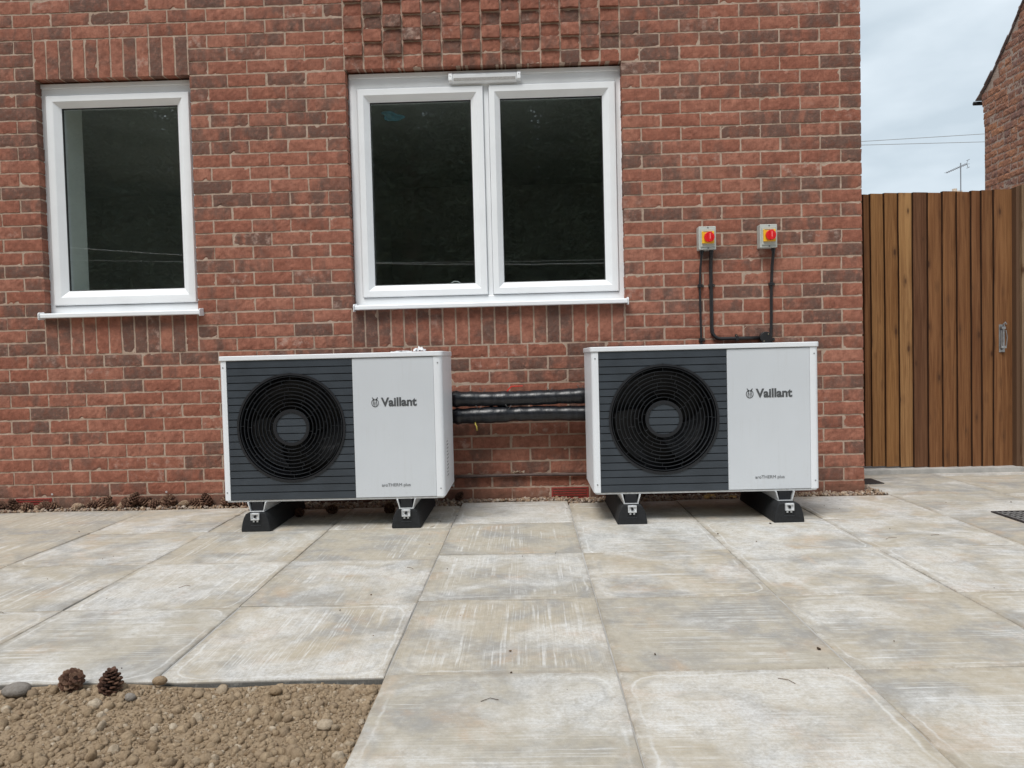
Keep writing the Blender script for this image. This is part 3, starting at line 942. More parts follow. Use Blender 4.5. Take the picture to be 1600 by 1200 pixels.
def smooth_noise(x, y, seed=0):
    r_ = np.random.default_rng(seed)
    z = np.zeros_like(x)
    for k in range(14):
        a = r_.uniform(0, 2 * np.pi); fr = r_.uniform(4, 45); ph = r_.uniform(0, 6.28)
        z += np.sin((x * np.cos(a) + y * np.sin(a)) * fr + ph) / (fr ** 0.7)
    return z


# soil bed surface
sb = MB()
xs = np.linspace(-7.6, GX0 - 0.001, 230); ys = np.linspace(-6.5, -2.412, 190)
XX, YY = np.meshgrid(xs, ys)
ZZ = -0.016 + 0.009 * smooth_noise(XX, YY, 3)
sb.add(list(zip(XX.ravel(), YY.ravel(), ZZ.ravel())), [(j * 230 + i, j * 230 + i + 1, (j + 1) * 230 + i + 1, (j + 1) * 230 + i) for j in range(189) for i in range(229)], (0.35, 0, 0))
tag(sb.build("soil_bed", M['soil'], smooth=True, fix=False), kind="structure")


def soil_z(x, y): return -0.016 + 0.009 * smooth_noise(np.asarray(x), np.asarray(y), 3)


n = 42000
px = -2.31 - rng.random(n) ** 1.5 * 2.2; py = -2.425 - rng.random(n) ** 1.3 * 1.1
sz = np.clip(rng.lognormal(-5.95, 0.62, n), 0.0010, 0.0135)
sz = np.where((py > -2.44), np.minimum(sz, 0.006), sz)
px = np.minimum(px, -2.303 - sz)
lump = lumps("soil_clods", np.stack([px, py, soil_z(px, py) + sz * rng.uniform(-0.25, 0.45, n)], 1), sz, M['soil'], ICO2, 0.105, 0.42, smooth=False)
tag(lump, "loose brown clods of dry soil covering the planting bed", "soil", kind="stuff")

# gravel strip along the wall foot
gp = MB(); gp.box(XL, 0.10, -0.175, 0.02, -0.1, -0.022, (0.1, 0, 0)); gp.box(0.0005, 0.10, 0.02, 1.0, -0.1, -0.022, (0.1, 0, 0))
tag(gp.build("gravel_bed", M['gravel']), kind="structure")
gx, gy, gs = [], [], []
def edge_y(x):
    i = int(math.floor((x - GX0) / SP)); return slab_rows(min(i, 3))[0]
while len(gx) < 6600:
    x = rng.uniform(-5.6, 0.098)
    e = edge_y(x)
    y = rng.uniform(e + 0.004, -0.004) if x < 0.0 else rng.uniform(-0.07, 0.25)
    if -5.0 < x < -3.35 and rng.random() < 0.2: continue
    gx.append(x); gy.append(y); gs.append(float(np.clip(rng.lognormal(-5.0, 0.32), 0.003, 0.0125)))
gx, gy, gs = map(np.array, (gx, gy, gs))
gzz = -0.014 + rng.random(len(gx)) * 0.022
tag(lumps("gravel", np.stack([gx, gy, gzz], 1), gs, M['gravel'], ICO1, 0.12, 0.4), "loose buff and brown gravel in the strip at the wall foot", "gravel", kind="stuff")

# scattered crumbs and needles on the slabs
nb = 80
bx_ = rng.uniform(-4.2, 1.2, nb); by_ = rng.uniform(-2.9, -0.2, nb)
keep = ~((bx_ < GX0) & (by_ < -2.38))
bx_, by_ = bx_[keep], by_[keep]
bs_ = np.clip(rng.lognormal(-6.0, 0.5, len(bx_)), 0.001, 0.008)
tag(lumps("crumbs", np.stack([bx_, by_, bs_ * 0.4 + 0.001], 1), bs_, M['bits'], ICO1, 0.2, 0.5, flat_z=0.6), "dark crumbs of soil and bark scattered over the paving", "debris", kind="stuff")
nd = MB()
for k in range(22):
    x, y = rng.uniform(-4, 0.9), rng.uniform(-2.85, -0.4)
    if x < GX0 and y < -2.3: y = -1.0
    if k < 10: x, y = rng.uniform(-3.5, -2.3), rng.uniform(-0.75, -0.2)
    a = rng.uniform(0, 3.14); L_ = rng.uniform(0.015, 0.06)
    c_ = rng.normal(0, 0.3)
    nd.tube([(x, y, 0.0025), (x + math.cos(a) * L_ / 2, y + math.sin(a) * L_ / 2, 0.004), (x + math.cos(a + c_) * L_, y + math.sin(a + c_) * L_, 0.0025)], 0.0008, 4, col=(rng.random(), 0, 0))
tag(nd.build("dry_needles", M['bits'], fix=False), "thin dry pine needles and twigs scattered over the paving", "debris", kind="stuff")


# single stones on the soil bed
def stone(loc, s, scale, label, seedc=0.3, mat='stone', tpl=ICO3, rough=0.012):
    V, F = tpl
    W = V.copy()
    for k in range(5):
        d = rng.normal(size=3); d /= np.linalg.norm(d)
        W *= (1 + 0.07 * np.sin(W @ d * 2.2 + rng.uniform(0, 6))[:, None])
    W *= 1 + rng.normal(0, rough, (len(W), 1))
    W = W * np.array(scale) * s
    b = MB(); b.add([tuple(p) for p in W], [tuple(f) for f in F], (seedc, 0.5, 0.5))
    o = b.build("stone", M[mat], smooth=True, fix=False, loc=loc)
    o.rotation_euler = (0, 0, rng.uniform(-0.3, 0.3))
    return tag(o, label, "stone")


stone((-3.222, -2.462, 0.004), 0.034, (1.05, 0.8, 0.55), "large smooth grey pebble at the left edge of the soil bed", 0.9)
stone((-2.868, -2.428, 0.008), 0.0155, (1.15, 0.9, 0.9), "dark lump of stone standing against the paving edge by the upright cone", 0.15, 'soil', ICO3, 0.04)
stone((-2.905, -2.50, 0.000), 0.014, (1.0, 0.8, 0.7), "small grey cobble just below the dark lump on the soil", 0.8)
stone((-2.55, -2.48, 0.000), 0.014, (1.2, 0.9, 0.8), "dark round clod alone near the middle of the soil bed edge", 0.1, 'soil', ICO3, 0.04)
stone((-2.38, -2.655, -0.002), 0.015, (1.2, 0.9, 0.7), "pale rounded stone near the right corner of the soil bed", 0.95, 'soil', ICO3, 0.03)


# ------------------------------------------------------------------ pine cones
def cone_mesh(name, h, w, n, open_, tone):
    b = MB()
    ga = 2.39996
    b.tube([(0, 0, 0.004), (0, 0, h * 0.4), (0, 0, h * 0.9)], w * 0.3, 8, col=(0.0, 0, 0), rfun=lambda t: w * (0.26 - 0.16 * t))
    for i in range(n):
        t = (i + 0.5) / n
        z = h * (0.03 + 0.92 * t)
        r = w * 0.5 * math.sin(math.pi * (0.16 + 0.80 * t) ** 0.85) ** 0.75
        a = i * ga
        tilt = (1 - t) * 0.2 + open_ * 0.75
        L_ = w * (0.40 + 0.1 * open_) * (1 - 0.5 * t)
        wd = w * 0.17 * (1.1 - 0.5 * t)
        d = Vector((math.cos(a), math.sin(a), 0)); s = Vector((-math.sin(a), math.cos(a), 0)); up = Vector((0, 0, 1))
        dirv = (d * math.cos(0.9 - tilt) + up * math.sin(0.9 - tilt)).normalized()
        nrm = dirv.cross(s).normalized()
        base = d * max(0.0, r - L_ * 0.85) + up * (z - L_ * 0.3)
        tip = base + dirv * L_
        th_ = wd * 0.26
        p = [base - s * wd * 0.35, base + s * wd * 0.35, base + dirv * L_ * 0.62 + s * wd, tip + s * wd * 0.45, tip - s * wd * 0.45, base + dirv * L_ * 0.62 - s * wd]
        vs = [q + nrm * th_ * (0.4 if k < 2 else 1.0) for k, q in enumerate(p)] + [q - nrm * th_ * (0.4 if k < 2 else 1.0) for k, q in enumerate(p)] + [tip + dirv * th_ * 0.9]
        fs = [(0, 1, 2, 5), (5, 2, 3, 4), (7, 6, 11, 8), (8, 11, 10, 9), (0, 6, 7, 1), (1, 7, 8, 2), (2, 8, 9, 3), (5, 11, 6, 0), (4, 10, 11, 5), (3, 9, 12), (9, 10, 12), (10, 4, 12), (4, 3, 12)]
        tn = min(1, max(0, tone + rng.normal(0, 0.14)))
        b.add(vs[:2] + vs[6:8], [(0, 1, 3, 2)], (0.0, 0.5, 0.5)); b.add(vs, fs, (tn, 0.5, 0.5))
    me_o = b.build(name, M['cone'], fix=True)
    return me_o


CG = "pine cones lying along the foot of the wall"
protos = []
for (h, w, n, op, tn) in ((0.062, 0.052, 52, 0.75, 0.40), (0.056, 0.060, 46, 0.9, 0.42), (0.060, 0.046, 88, 0.1, 0.95), (0.066, 0.054, 60, 0.55, 0.25)):
    protos.append(cone_mesh("pine_cone", h, w, n, op, tn))
used = [False] * 4
CH_ = [0.062, 0.055, 0.060, 0.066]; CW_ = [0.050, 0.056, 0.046, 0.052]


def put_cone(x, y, z, kind, rot, label, s=1.0, group=None):
    o = protos[kind]
    if used[kind]:
        o = o.copy(); COL.objects.link(o)
    used[kind] = True
    up_ = Euler(rot).to_matrix() @ Vector((0, 0, 1))
    h_ = CH_[kind] * s; w_ = CW_[kind] * s
    half = abs(up_.z) * h_ / 2 + math.sqrt(max(0, 1 - up_.z ** 2)) * w_ * 0.40
    o.location = Vector((x, y, z + half)) - up_ * h_ / 2; o.rotation_euler = rot; o.scale = (s, s, s)
    for k in ("group",):
        if k in o: del o[k]
    tag(o, label, "pine cone", group)


put_cone(-2.975, -2.462, -0.010, 3, (0.1, 0.12, 0.5), "upright dark pine cone standing on the soil bed", 1.0)
put_cone(-3.077, -2.452, -0.004, 1, (0.75, 0.9, 0.2), "squat opened pine cone lying tilted on the soil bed", 0.9)
put_cone(-3.13, -0.365, 0.0, 3, (1.3, 0.2, 0.9), "dark reddish pine cone lying under the left unit beside its left rubber support", 0.85)
put_cone(-2.985, -0.30, 0.0, 0, (1.4, 0.1, -0.8), "blackish pine cone in the shade beneath the middle of the left unit", 0.95)
put_cone(-2.66, -0.32, 0.0, 0, (1.5, 0.2, 0.4), "dark pine cone lying left of the left unit's right rubber support", 1.0)
put_cone(-3.40, -0.17, 0.0, 3, (1.2, 0.3, 2.0), "dark pine cone behind the left corner of the left unit", 0.95)
put_cone(-2.31, -0.035, 0.004, 3, (0.5, 0.3, 1.0), "single small dark pine cone on the gravel between the two units", 0.82)
wall_cones = [  # x, kind, scale, tilt, height
    (-4.99, 1, 0.95, 1.2, 0), (-4.925, 3, 1.0, 0.3, 0), (-4.90, 0, 0.8, 1.3, 0), (-4.815, 1, 0.9, 1.35, 0), (-4.775, 2, 0.75, 1.5, 0), (-4.73, 0, 0.85, 1.2, 0.008), (-4.69, 1, 0.85, 1.4, 0),
    (-4.535, 2, 0.95, 1.5, 0), (-4.46, 0, 0.95, 1.3, 0), (-4.385, 1, 1.05, 1.0, 0), (-4.36, 0, 0.85, 0.9, 0.026), (-4.27, 2, 0.9, 1.4, 0), (-4.235, 1, 1.1, 1.3, 0), (-4.20, 0, 0.95, 0.6, 0.034),
    (-4.135, 3, 1.0, 1.2, 0.012), (-4.08, 0, 1.0, 1.3, 0), (-4.00, 1, 1.15, 1.1, 0.004), (-3.915, 2, 0.8, 1.5, 0.010), (-3.85, 0, 1.0, 1.3, 0), (-3.79, 3, 1.05, 0.5, 0.004),
    (-3.655, 0, 1.08, 1.0, 0.006), (-3.60, 3, 0.9, 1.3, 0), (-3.555, 1, 1.15, 1.2, 0), (-3.50, 2, 0.85, 1.2, 0.006), (-3.455, 0, 1.05, 0.7, 0.008), (-3.41, 3, 1.0, 1.3, 0)]
wl_labels = {
    1: "dark upright pine cone just left of the left air brick",
    9: "spreading brown pine cone right of the pale closed cone near the left air brick",
    7: "pale closed pine cone right of the left air brick at the wall foot",
    13: "dark pine cone perched topmost on the heap along the wall foot",
    16: "big round opened pine cone with pale scale tips midway along the wall foot row",
    17: "small pale closed pine cone right of the big round opened one at the wall foot",
    19: "pine cone standing upright just left of the gap in the row along the wall",
    20: "first pine cone right of the gap in the row along the wall",
    25: "last pine cone of the wall foot row, next to the left unit"}
for i, (x, kd, s, tl, dz) in enumerate(wall_cones):
    y = -0.032 + rng.normal(0, 0.006)
    lb = wl_labels.get(i)
    put_cone(x + (0.01 if i else 0), y, dz - 0.006, kd, (tl, rng.uniform(-0.3, 0.3), rng.uniform(0, 6.28)),
             lb or "brown pine cone lying among others in the row along the foot of the wall", s * 1.14, CG)


# ------------------------------------------------------------------ heat pumps
UW, UD, UZ0, UZ1 = 1.085, 0.44, 0.150, 0.856


def rounded_plan(w, d, r, n=6):
    pts = []
    for (cx, cy, a0) in ((w - r, d - r, 0), (r, d - r, 90), (r, r, 180), (w - r, r, 270)):
        for k in range(n + 1):
            a = R(a0 + 90 * k / n)
            pts.append((cx + r * math.cos(a), cy + r * math.sin(a)))
    return pts


def slatted(mb, x0, x1, z0, z1, y0, y1, cx, cz, rad, clip_out=True):
    """horizontal slats with grooves; clipped outside (or inside) a circle"""
    n = 19
    p = (z1 - z0) / n
    g = 0.0042
    for i in range(n):
        a = z0 + i * p + (g / 2 if i else 0); b = z0 + (i + 1) * p - (g / 2 if i < n - 1 else 0)
        sub = 8
        if clip_out:
            zs = np.linspace(a, b, sub + 1)
            if min(abs(a - cz), abs(b - cz)) < rad or a < cz < b:
                hw = [math.sqrt(max(0, rad * rad - (z - cz) ** 2)) for z in zs]
                L_ = [(x0, zs[0])] + [(x0, zs[-1])] + [(cx - h, z) for z, h in list(zip(zs, hw))[::-1]]
                R_ = [(x1, zs[-1])] + [(x1, zs[0])] + [(cx + h, z) for z, h in zip(zs, hw)]
                mb.prism(L_, 'y', y0, y1); mb.prism(R_, 'y', y0, y1)
            else:
                mb.prism([(x0, a), (x1, a), (x1, b), (x0, b)], 'y', y0, y1)
        else:
            a2, b2 = max(a, cz - rad), min(b, cz + rad)
            if b2 - a2 < 0.002: continue
            zs = np.linspace(a2, b2, sub + 1)
            hw = [math.sqrt(max(0, rad * rad - (z - cz) ** 2)) for z in zs]
            poly = [(cx + h, z) for z, h in zip(zs, hw)] + [(cx - h, z) for z, h in list(zip(zs, hw))[::-1]]
            clean = [poly[0]]
            for q in poly[1:]:
                if abs(q[0] - clean[-1][0]) + abs(q[1] - clean[-1][1]) > 1e-5: clean.append(q)
            if abs(clean[0][0] - clean[-1][0]) + abs(clean[0][1] - clean[-1][1]) < 1e-5: clean.pop()
            mb.prism(clean, 'y', y0, y1)


def text_mesh(name, body, size, mat, parent, x, z, y, width, bold=0.0, depth=0.0006):
    cu = bpy.data.curves.new(name, 'FONT')
    cu.body = body; cu.size = size; cu.extrude = depth; cu.offset = bold
    cu.resolution_u = 6
    o = bpy.data.objects.new(name, cu); COL.objects.link(o)
    dg = bpy.context.evaluated_depsgraph_get(); dg.update()
    me = bpy.data.meshes.new_from_object(o.evaluated_get(dg))
    COL.objects.unlink(o); bpy.data.objects.remove(o)
    co = np.zeros(len(me.vertices) * 3, dtype=np.float32); me.vertices.foreach_get("co", co); co = co.reshape(-1, 3)
    k = width / (co[:, 0].max() - co[:, 0].min())
    base = co[:, 0].min()
    new = np.stack([(co[:, 0] - base) * k + x, y - co[:, 2], co[:, 1] * k + z], 1)
    me.vertices.foreach_set("co", new.astype(np.float32).ravel())
    me.materials.clear(); me.materials.append(mat)
    me.update()
    t = bpy.data.objects.new(name, me); link(t, parent)
    return t


def heat_pump(loc, label, sticker):
    t = tag(empty("heat_pump", loc), label, "heat pump", "air source heat pumps along the wall")
    cx, cz, rad = 0.3435, 0.502, 0.264
    body = MB()
    pl = rounded_plan(UW, UD, 0.022)
    # casing as a shell, open where the fan sits: front strips + sides + back
    z0, z1 = UZ0, UZ1 - 0.024
    body.prism([(0.0, UD), (0.0, 0.022)] + [(0.022 - 0.022 * math.cos(R(a)), 0.022 - 0.022 * math.sin(R(a))) for a in (15, 30, 45, 60, 75, 90)] + [(0.034, 0.0), (0.034, 0.03), (0.02, 0.04), (0.02, UD)], 'z', z0, z1)
    body.prism([(UW, UD), (UW, 0.022)] + [(UW - 0.022 + 0.022 * math.cos(R(a)), 0.022 - 0.022 * math.sin(R(a))) for a in (15, 30, 45, 60, 75, 90)] + [(UW - 0.042, 0.0), (UW - 0.042, 0.03), (UW - 0.02, 0.04), (UW - 0.02, UD)], 'z', z0, z1)
    body.box(0.0205, UW - 0.0205, UD - 0.02, UD - 0.0005, z0, z1)
    body.build("casing", M['hp_white'], t, smooth='auto', bevel=0.0012, seg=1)
    tr = MB(); tr.prism(rounded_plan(UW - 0.016, UD - 0.012, 0.02), 'z', UZ0 - 0.008, UZ0 - 0.0005)
    tro = tr.build("base_tray", M['steel'], t, smooth='auto'); tro.location = (0.008, 0.006, 0)
    ld = MB(); ld.prism([(x - 0.006, y - 0.006) for x, y in rounded_plan(UW + 0.012, UD + 0.012, 0.026)], 'z', UZ1 - 0.0235, UZ1)
    ld.build("lid", M['hp_white'], t, bevel=0.004, seg=3)
    fp = MB(); fp.box(0.6485, UW - 0.0425, 0.0005, 0.02, UZ0 + 0.002, z1 - 0.002)
    fp.build("front_panel", M['hp_panel'], t, bevel=0.0015)
    gl = MB(); slatted(gl, 0.035, 0.6475, UZ0 + 0.002, z1 - 0.001, 0.0002, 0.010, cx, cz, rad)
    gl.build("grille_panel", M['hp_dark'], t)
    bk = MB()   # backing sheet with the round opening, behind the grooves
    N = 72
    x0, x1, zz0, zz1 = 0.035, 0.6475, UZ0 + 0.002, z1 - 0.001
    inner, outer = [], []
    for k in range(N):
        a = 2 * math.pi * k / N
        c, s = math.cos(a), math.sin(a)
        inner.append((cx + rad * c, 0.0102, cz + rad * s))
        kx = ((x1 - cx) if c > 0 else (cx - x0)) / max(1e-6, abs(c)); kz = ((zz1 - cz) if s > 0 else (cz - zz0)) / max(1e-6, abs(s))
        kk = min(kx, kz)
        outer.append((cx + kk * c, 0.0102, cz + kk * s))
    bk.add(inner + outer, [(k, (k + 1) % N, N + (k + 1) % N, N + k) for k in range(N)])
    for (a, b) in ((0.0105, 0.0125),):
        pass
    # funnel behind the guard
    prof = [(rad, 0.0102), (rad - 0.012, 0.03), (rad - 0.016, 0.10), (rad - 0.016, 0.17)]
    vs = [(cx + r_ * math.cos(2 * math.pi * k / N), y_, cz + r_ * math.sin(2 * math.pi * k / N)) for (r_, y_) in prof for k in range(N)]
    bk.add(vs, [(i * N + k, i * N + (k + 1) % N, (i + 1) * N + (k + 1) % N, (i + 1) * N + k) for i in range(3) for k in range(N)])
    bk.cyl((cx, 0.169, cz), 'y', rad - 0.015, 0.004, 48)
    bk.build("fan_duct", M['hp_black'], t, fix=True)
    fn = MB()
    for b_ in range(3):
        a0 = b_ * 2 * math.pi / 3 + 0.5
        vs = []
        for ir in range(6):
            r_ = 0.06 + ir * 0.034
            for ia in range(5):
                a = a0 + (ia / 4) * (0.95 + 0.1 * ir) + 0.09 * ir
                vs.append((cx + r_ * math.cos(a), 0.085 + 0.050 * (ia / 4), cz + r_ * math.sin(a)))
        f_ = [(i * 5 + j, i * 5 + j + 1, (i + 1) * 5 + j + 1, (i + 1) * 5 + j) for i in range(5) for j in range(4)]
        fn.add(vs, f_)
        fn.add([(p[0], p[1] + 0.004, p[2]) for p in vs], f_)
    fn.cyl((cx, 0.07, cz), 'y', 0.065, 0.07, 32)
    fn.build("fan", M['hp_black'], t, fix=False)
    gd = MB()
    gd.ring((cx, cz), rad + 0.001, rad - 0.0095, -0.0045, 0.014, 96)
    nr = 10
    rads = [0.088 + (rad - 0.016 - 0.088) * k / (nr - 1) for k in range(nr)]
    gd.mi = 1
    for r_ in rads:
        gd.ring((cx, cz), r_ + 0.0010, r_ - 0.0010, -0.003, 0.013, 80)
    # short staggered ties between the rings, in pairs
    rr_ = random.Random(5)
    for i in range(nr - 1):
        ra, rb = rads[i], rads[i + 1]
        cnt = 8 + i
        off = rr_.uniform(0, 1)
        for k in range(cnt):
            a = 2 * math.pi * (k + off + rr_.uniform(-0.12, 0.12)) / cnt
            ca, sa = math.cos(a), math.sin(a)
            hw = 0.0007
            P = [(cx + ra * ca - hw * sa, cz + ra * sa + hw * ca), (cx + ra * ca + hw * sa, cz + ra * sa - hw * ca), (cx + rb * ca + hw * sa, cz + rb * sa - hw * ca), (cx + rb * ca - hw * sa, cz + rb * sa + hw * ca)]
            gd.prism(P, 'y', 0.001, 0.010)
    gd.mi = 0
    gd.ring((cx, cz), 0.0875, 0.0735, -0.0042, 0.014, 64)
    gd.build("fan_guard", [M['hp_black'], M['hp_fin']], t, fix=True)
    hb = MB(); slatted(hb, 0, 0, UZ0 + 0.002, z1 - 0.001, 0.0002, 0.012, cx, cz, 0.0733, False)
    hb.build("guard_hub", M['hp_dark'], t)
    hb2 = MB(); hb2.cyl((cx, 0.0125, cz), 'y', 0.073, 0.01, 48); hb2.build("guard_hub_back", M['hp_black'], t)
    for (sx_, sz_) in ((0.018, 0.19), (0.018, 0.80), (UW - 0.021, 0.19), (UW - 0.021, 0.80)):
        q = MB(); q.cyl((sx_, -0.0012, sz_), 'y', 0.0035, 0.0022, 12); q.build("screw", M['zinc'], t)
    # lettering
    text_mesh("lettering", "Vaillant", 0.05, M['lettering'], t, 0.784, 0.5965, -0.0003, 0.174, 0.0016)
    text_mesh("model_lettering", "aroTHERM plus", 0.02, M['lettering_thin'], t, 0.777, 0.2045, -0.0003, 0.139, 0.0)
    em = MB()   # round emblem with two ears
    ec = (0.7555, 0.6125)
    for k in range(28):
        a, b = R(115 + (310 / 28) * k), R(115 + (310 / 28) * (k + 1))
        ri, ro = 0.0150, 0.0180
        P = [(ec[0] + ro * math.cos(a), ec[1] + ro * 1.13 * math.sin(a)), (ec[0] + ro * math.cos(b), ec[1] + ro * 1.13 * math.sin(b)), (ec[0] + ri * math.cos(b), ec[1] + ri * 1.13 * math.sin(b)), (ec[0] + ri * math.cos(a), ec[1] + ri * 1.13 * math.sin(a))]
        em.prism(P, 'y', -0.0008, 0.0002)
    def stroke(p, q, w=0.0011):
        d = Vector((q[0] - p[0], q[1] - p[1])).normalized(); nx_, nz_ = -d.y * w, d.x * w
        em.prism([(ec[0] + p[0] + nx_, ec[1] + p[1] + nz_), (ec[0] + p[0] - nx_, ec[1] + p[1] - nz_), (ec[0] + q[0] - nx_, ec[1] + q[1] - nz_), (ec[0] + q[0] + nx_, ec[1] + q[1] + nz_)], 'y', -0.0009, 0.0001)
    for sx_ in (-1, 1):
        stroke((sx_ * 0.013, 0.0265), (sx_ * 0.003, 0.010), 0.0016)
        stroke((sx_ * 0.013, 0.0265), (sx_ * 0.0075, 0.0185), 0.0013)
        stroke((sx_ * 0.0075, 0.0195), (0, 0.0165)); stroke((sx_ * 0.0075, 0.0185), (sx_ * 0.0068, 0.006)); stroke((sx_ * 0.0068, 0.006), (sx_ * 0.002, 0.0)); stroke((sx_ * 0.008, 0.004), (sx_ * 0.009, -0.009)); stroke((sx_ * 0.003, -0.001), (sx_ * 0.0045, -0.0145))
    em.build("emblem", M['lettering'], t)
    if sticker:
        st = MB(); st.box(UW, UW + 0.0006, 0.10, 0.19, 0.215, 0.42); so = st.build("rating_label", M['paper'], t)
        lines = MB()
        for k in range(11):
            zz = 0.405 - k * 0.017
            lines.box(UW + 0.0003, UW + 0.0010, 0.11, 0.11 + (0.07 if k % 3 else 0.045), zz - 0.003, zz + 0.002)
        lines.build("label_print", M['lettering_thin'], so)
    for xb in sticker_feet[0] if sticker else sticker_feet[1]:
        br = MB()    # mounting bracket under the casing: two flared steel cheeks and a dark block
        for sg in (-1, 1):
            br.prism([(xb + sg * 0.030, 0.098), (xb + sg * 0.034, 0.098), (xb + sg * 0.047, 0.1415), (xb + sg * 0.040, 0.1415)], 'y', -0.006, 0.43)
        br.box(xb - 0.036, xb + 0.036, -0.006, 0.43, 0.0945, 0.0978)
        br.mi = 1
        br.box(xb - 0.0285, xb + 0.0285, 0.004, 0.43, 0.0982, 0.1412)
        br.build("mounting_bracket", [M['steel'], M['hp_black']], t, bevel=0.0008, seg=1)
    return t


U1 = Vector((-3.405, -0.682, 0)); U2 = Vector((-1.600, -0.682, 0))
F1 = (-3.243, -2.512); F2 = (-1.422, -0.683)
sticker_feet = ([F1[0] - U1.x, F1[1] - U1.x], [F2[0] - U2.x, F2[1] - U2.x])
hp1 = heat_pump(U1, "left white and slate grey outdoor unit, with crumpled white plastic on its lid", True)
hp2 = heat_pump(U2, "white and slate grey outdoor unit under the two red switches near the wall corner", False)


def support(x, y, label, lean=0.0):
    t = tag(empty("rubber_support", (x, y, 0)), label, "support foot", "rubber feet under the outdoor units")
    b = MB()
    prof = [(-0.071, 0.0), (0.071, 0.0), (0.071, 0.010), (0.064, 0.045), (0.056, 0.070), (0.047, 0.088), (0.036, 0.0935), (-0.036, 0.0935), (-0.049, 0.088), (-0.060, 0.068), (-0.067, 0.045), (-0.073, 0.010)]
    if lean: prof = [(-p[0], p[1]) for p in prof][::-1]
    b.prism(prof, 'y', 0.0, 0.58)
    b.build("rubber_block", M['rubber'], t, bevel=0.004, seg=2)
    c = MB()
    c.box(-0.020, 0.020, -0.0035, -0.0005, 0.060, 0.094)
    c.box(-0.020, -0.017, -0.012, -0.0036, 0.060, 0.094); c.box(0.017, 0.020, -0.012, -0.0036, 0.060, 0.094)
    c.box(-0.0168, 0.0168, -0.0118, -0.0038, 0.060, 0.066); c.box(-0.021, 0.021, -0.009, -0.0037, 0.0865, 0.092)
    for sx_ in (-0.009, 0.009): c.box(sx_ - 0.004, sx_ + 0.004, -0.004, -0.0008, 0.049, 0.056)
    c.build("channel_end", M['steel'], t)
    k = MB(); k.cyl((0, -0.013, 0.077), 'y', 0.007, 0.009, 6); k.build("bolt", M['hp_black'], t)
    lo = MB(); lo.box(-0.024, 0.024, -0.0012, 0.001, 0.031, 0.0345); lo.build("moulded_mark", M['hp_fin'], t)
    return t


support(F1[0], -0.708, "black rubber support under the left end of the left unit")
support(F1[1], -0.694, "black rubber support under the right end of the left unit")
support(F2[0], -0.712, "black rubber support under the left end of the right unit", 1)
support(F2[1], -0.738, "black rubber support under the right end of the right unit, pushed furthest forward", 1)

# lagged pipes between the units
def pipe(z, label, bumps, extras):
    pts = []
    xs_ = np.linspace(-2.62, -1.35, 90)
    for x in xs_:
        pts.append((x, -0.115 + 0.003 * math.sin(x * 9), z + 0.0035 * math.sin(x * 6.3 + z * 40)))
    def rf_(t_):
        x = -2.62 + 1.27 * t_
        r_ = 0.0415 + 0.0012 * math.sin(x * 70) + 0.001 * math.sin(x * 31 + 2) + 0.0008 * math.sin(x * 160)
        for (bx, bw, bh) in bumps: r_ += bh * math.exp(-((x - bx) / bw) ** 2)
        return r_
    b = MB(); b.tube(pts, 0.036, 20, rfun=rf_)
    o = b.build("insulated_pipe", M['wrap'], None, smooth=True)
    return tag(o, label, "pipe", "black lagged pipes between the units")


p_up = pipe(0.592, "upper black lagged pipe running between the two outdoor units", [(-2.31, 0.02, 0.006), (-1.62, 0.015, 0.004)], 0)
p_lo = pipe(0.499, "lower black lagged pipe running between the two outdoor units", [(-2.12, 0.10, 0.006), (-2.30, 0.01, 0.007), (-1.99, 0.02, -0.004)], 1)
hv = MB()
hv.prism([(-2.030, 0.628), (-2.018, 0.6305), (-1.998, 0.6535), (-1.935, 0.6555), (-1.935, 0.6605), (-2.003, 0.6585)], 'y', -0.122, -0.110)
hv.build("valve_lever", M['red_lever'], p_up, bevel=0.001)
yw = MB(); yw.tube([(-2.205, -0.135, 0.468), (-2.203, -0.150, 0.452), (-2.196, -0.152, 0.438), (-2.195, -0.150, 0.418)], 0.0038, 8); yw.build("cable_end", M['yellow_wire'], p_lo, smooth=True)
for (x, z) in ((-2.195, 0.532), (-2.03, 0.532), (-2.17, 0.627), (-1.80, 0.623), (-1.63, 0.63)):
    ct = MB(); ct.tube([(x, -0.14, z), (x + 0.006, -0.146, z + 0.012), (x - 0.004, -0.150, z + 0.026)], 0.0016, 6)
    ct.tube([(x + 0.008, -0.14, z), (x + 0.02, -0.148, z + 0.008), (x + 0.028, -0.150, z + 0.022)], 0.0014, 6)
    ct.build("cable_tie", M['grey_gasket'], p_lo, smooth=True)

# thin conduit low on the wall
lc = MB(); lc.tube([(-3.35 + i * 0.1, -0.016, 0.142 + 0.002 * math.sin(i)) for i in range(29)], 0.0085, 10)
tag(lc.build("conduit", simple("dusty_brown_conduit", (0.075, 0.045, 0.038), 0.5, 0, 0.3, 30), None, smooth=True), "thin dark conduit running low along the wall behind both units", "conduit")
dr = lumps("conduit_dust", np.stack([rng.uniform(-2.02, -1.94, 22), rng.uniform(-0.022, -0.008, 22), 0.154 + rng.random(22) * 0.012], 1), np.full(22, 0.0045), M['gravel'], ICO1)
tag(dr, "little heap of mortar crumbs resting on the thin low conduit", "debris", kind="stuff")


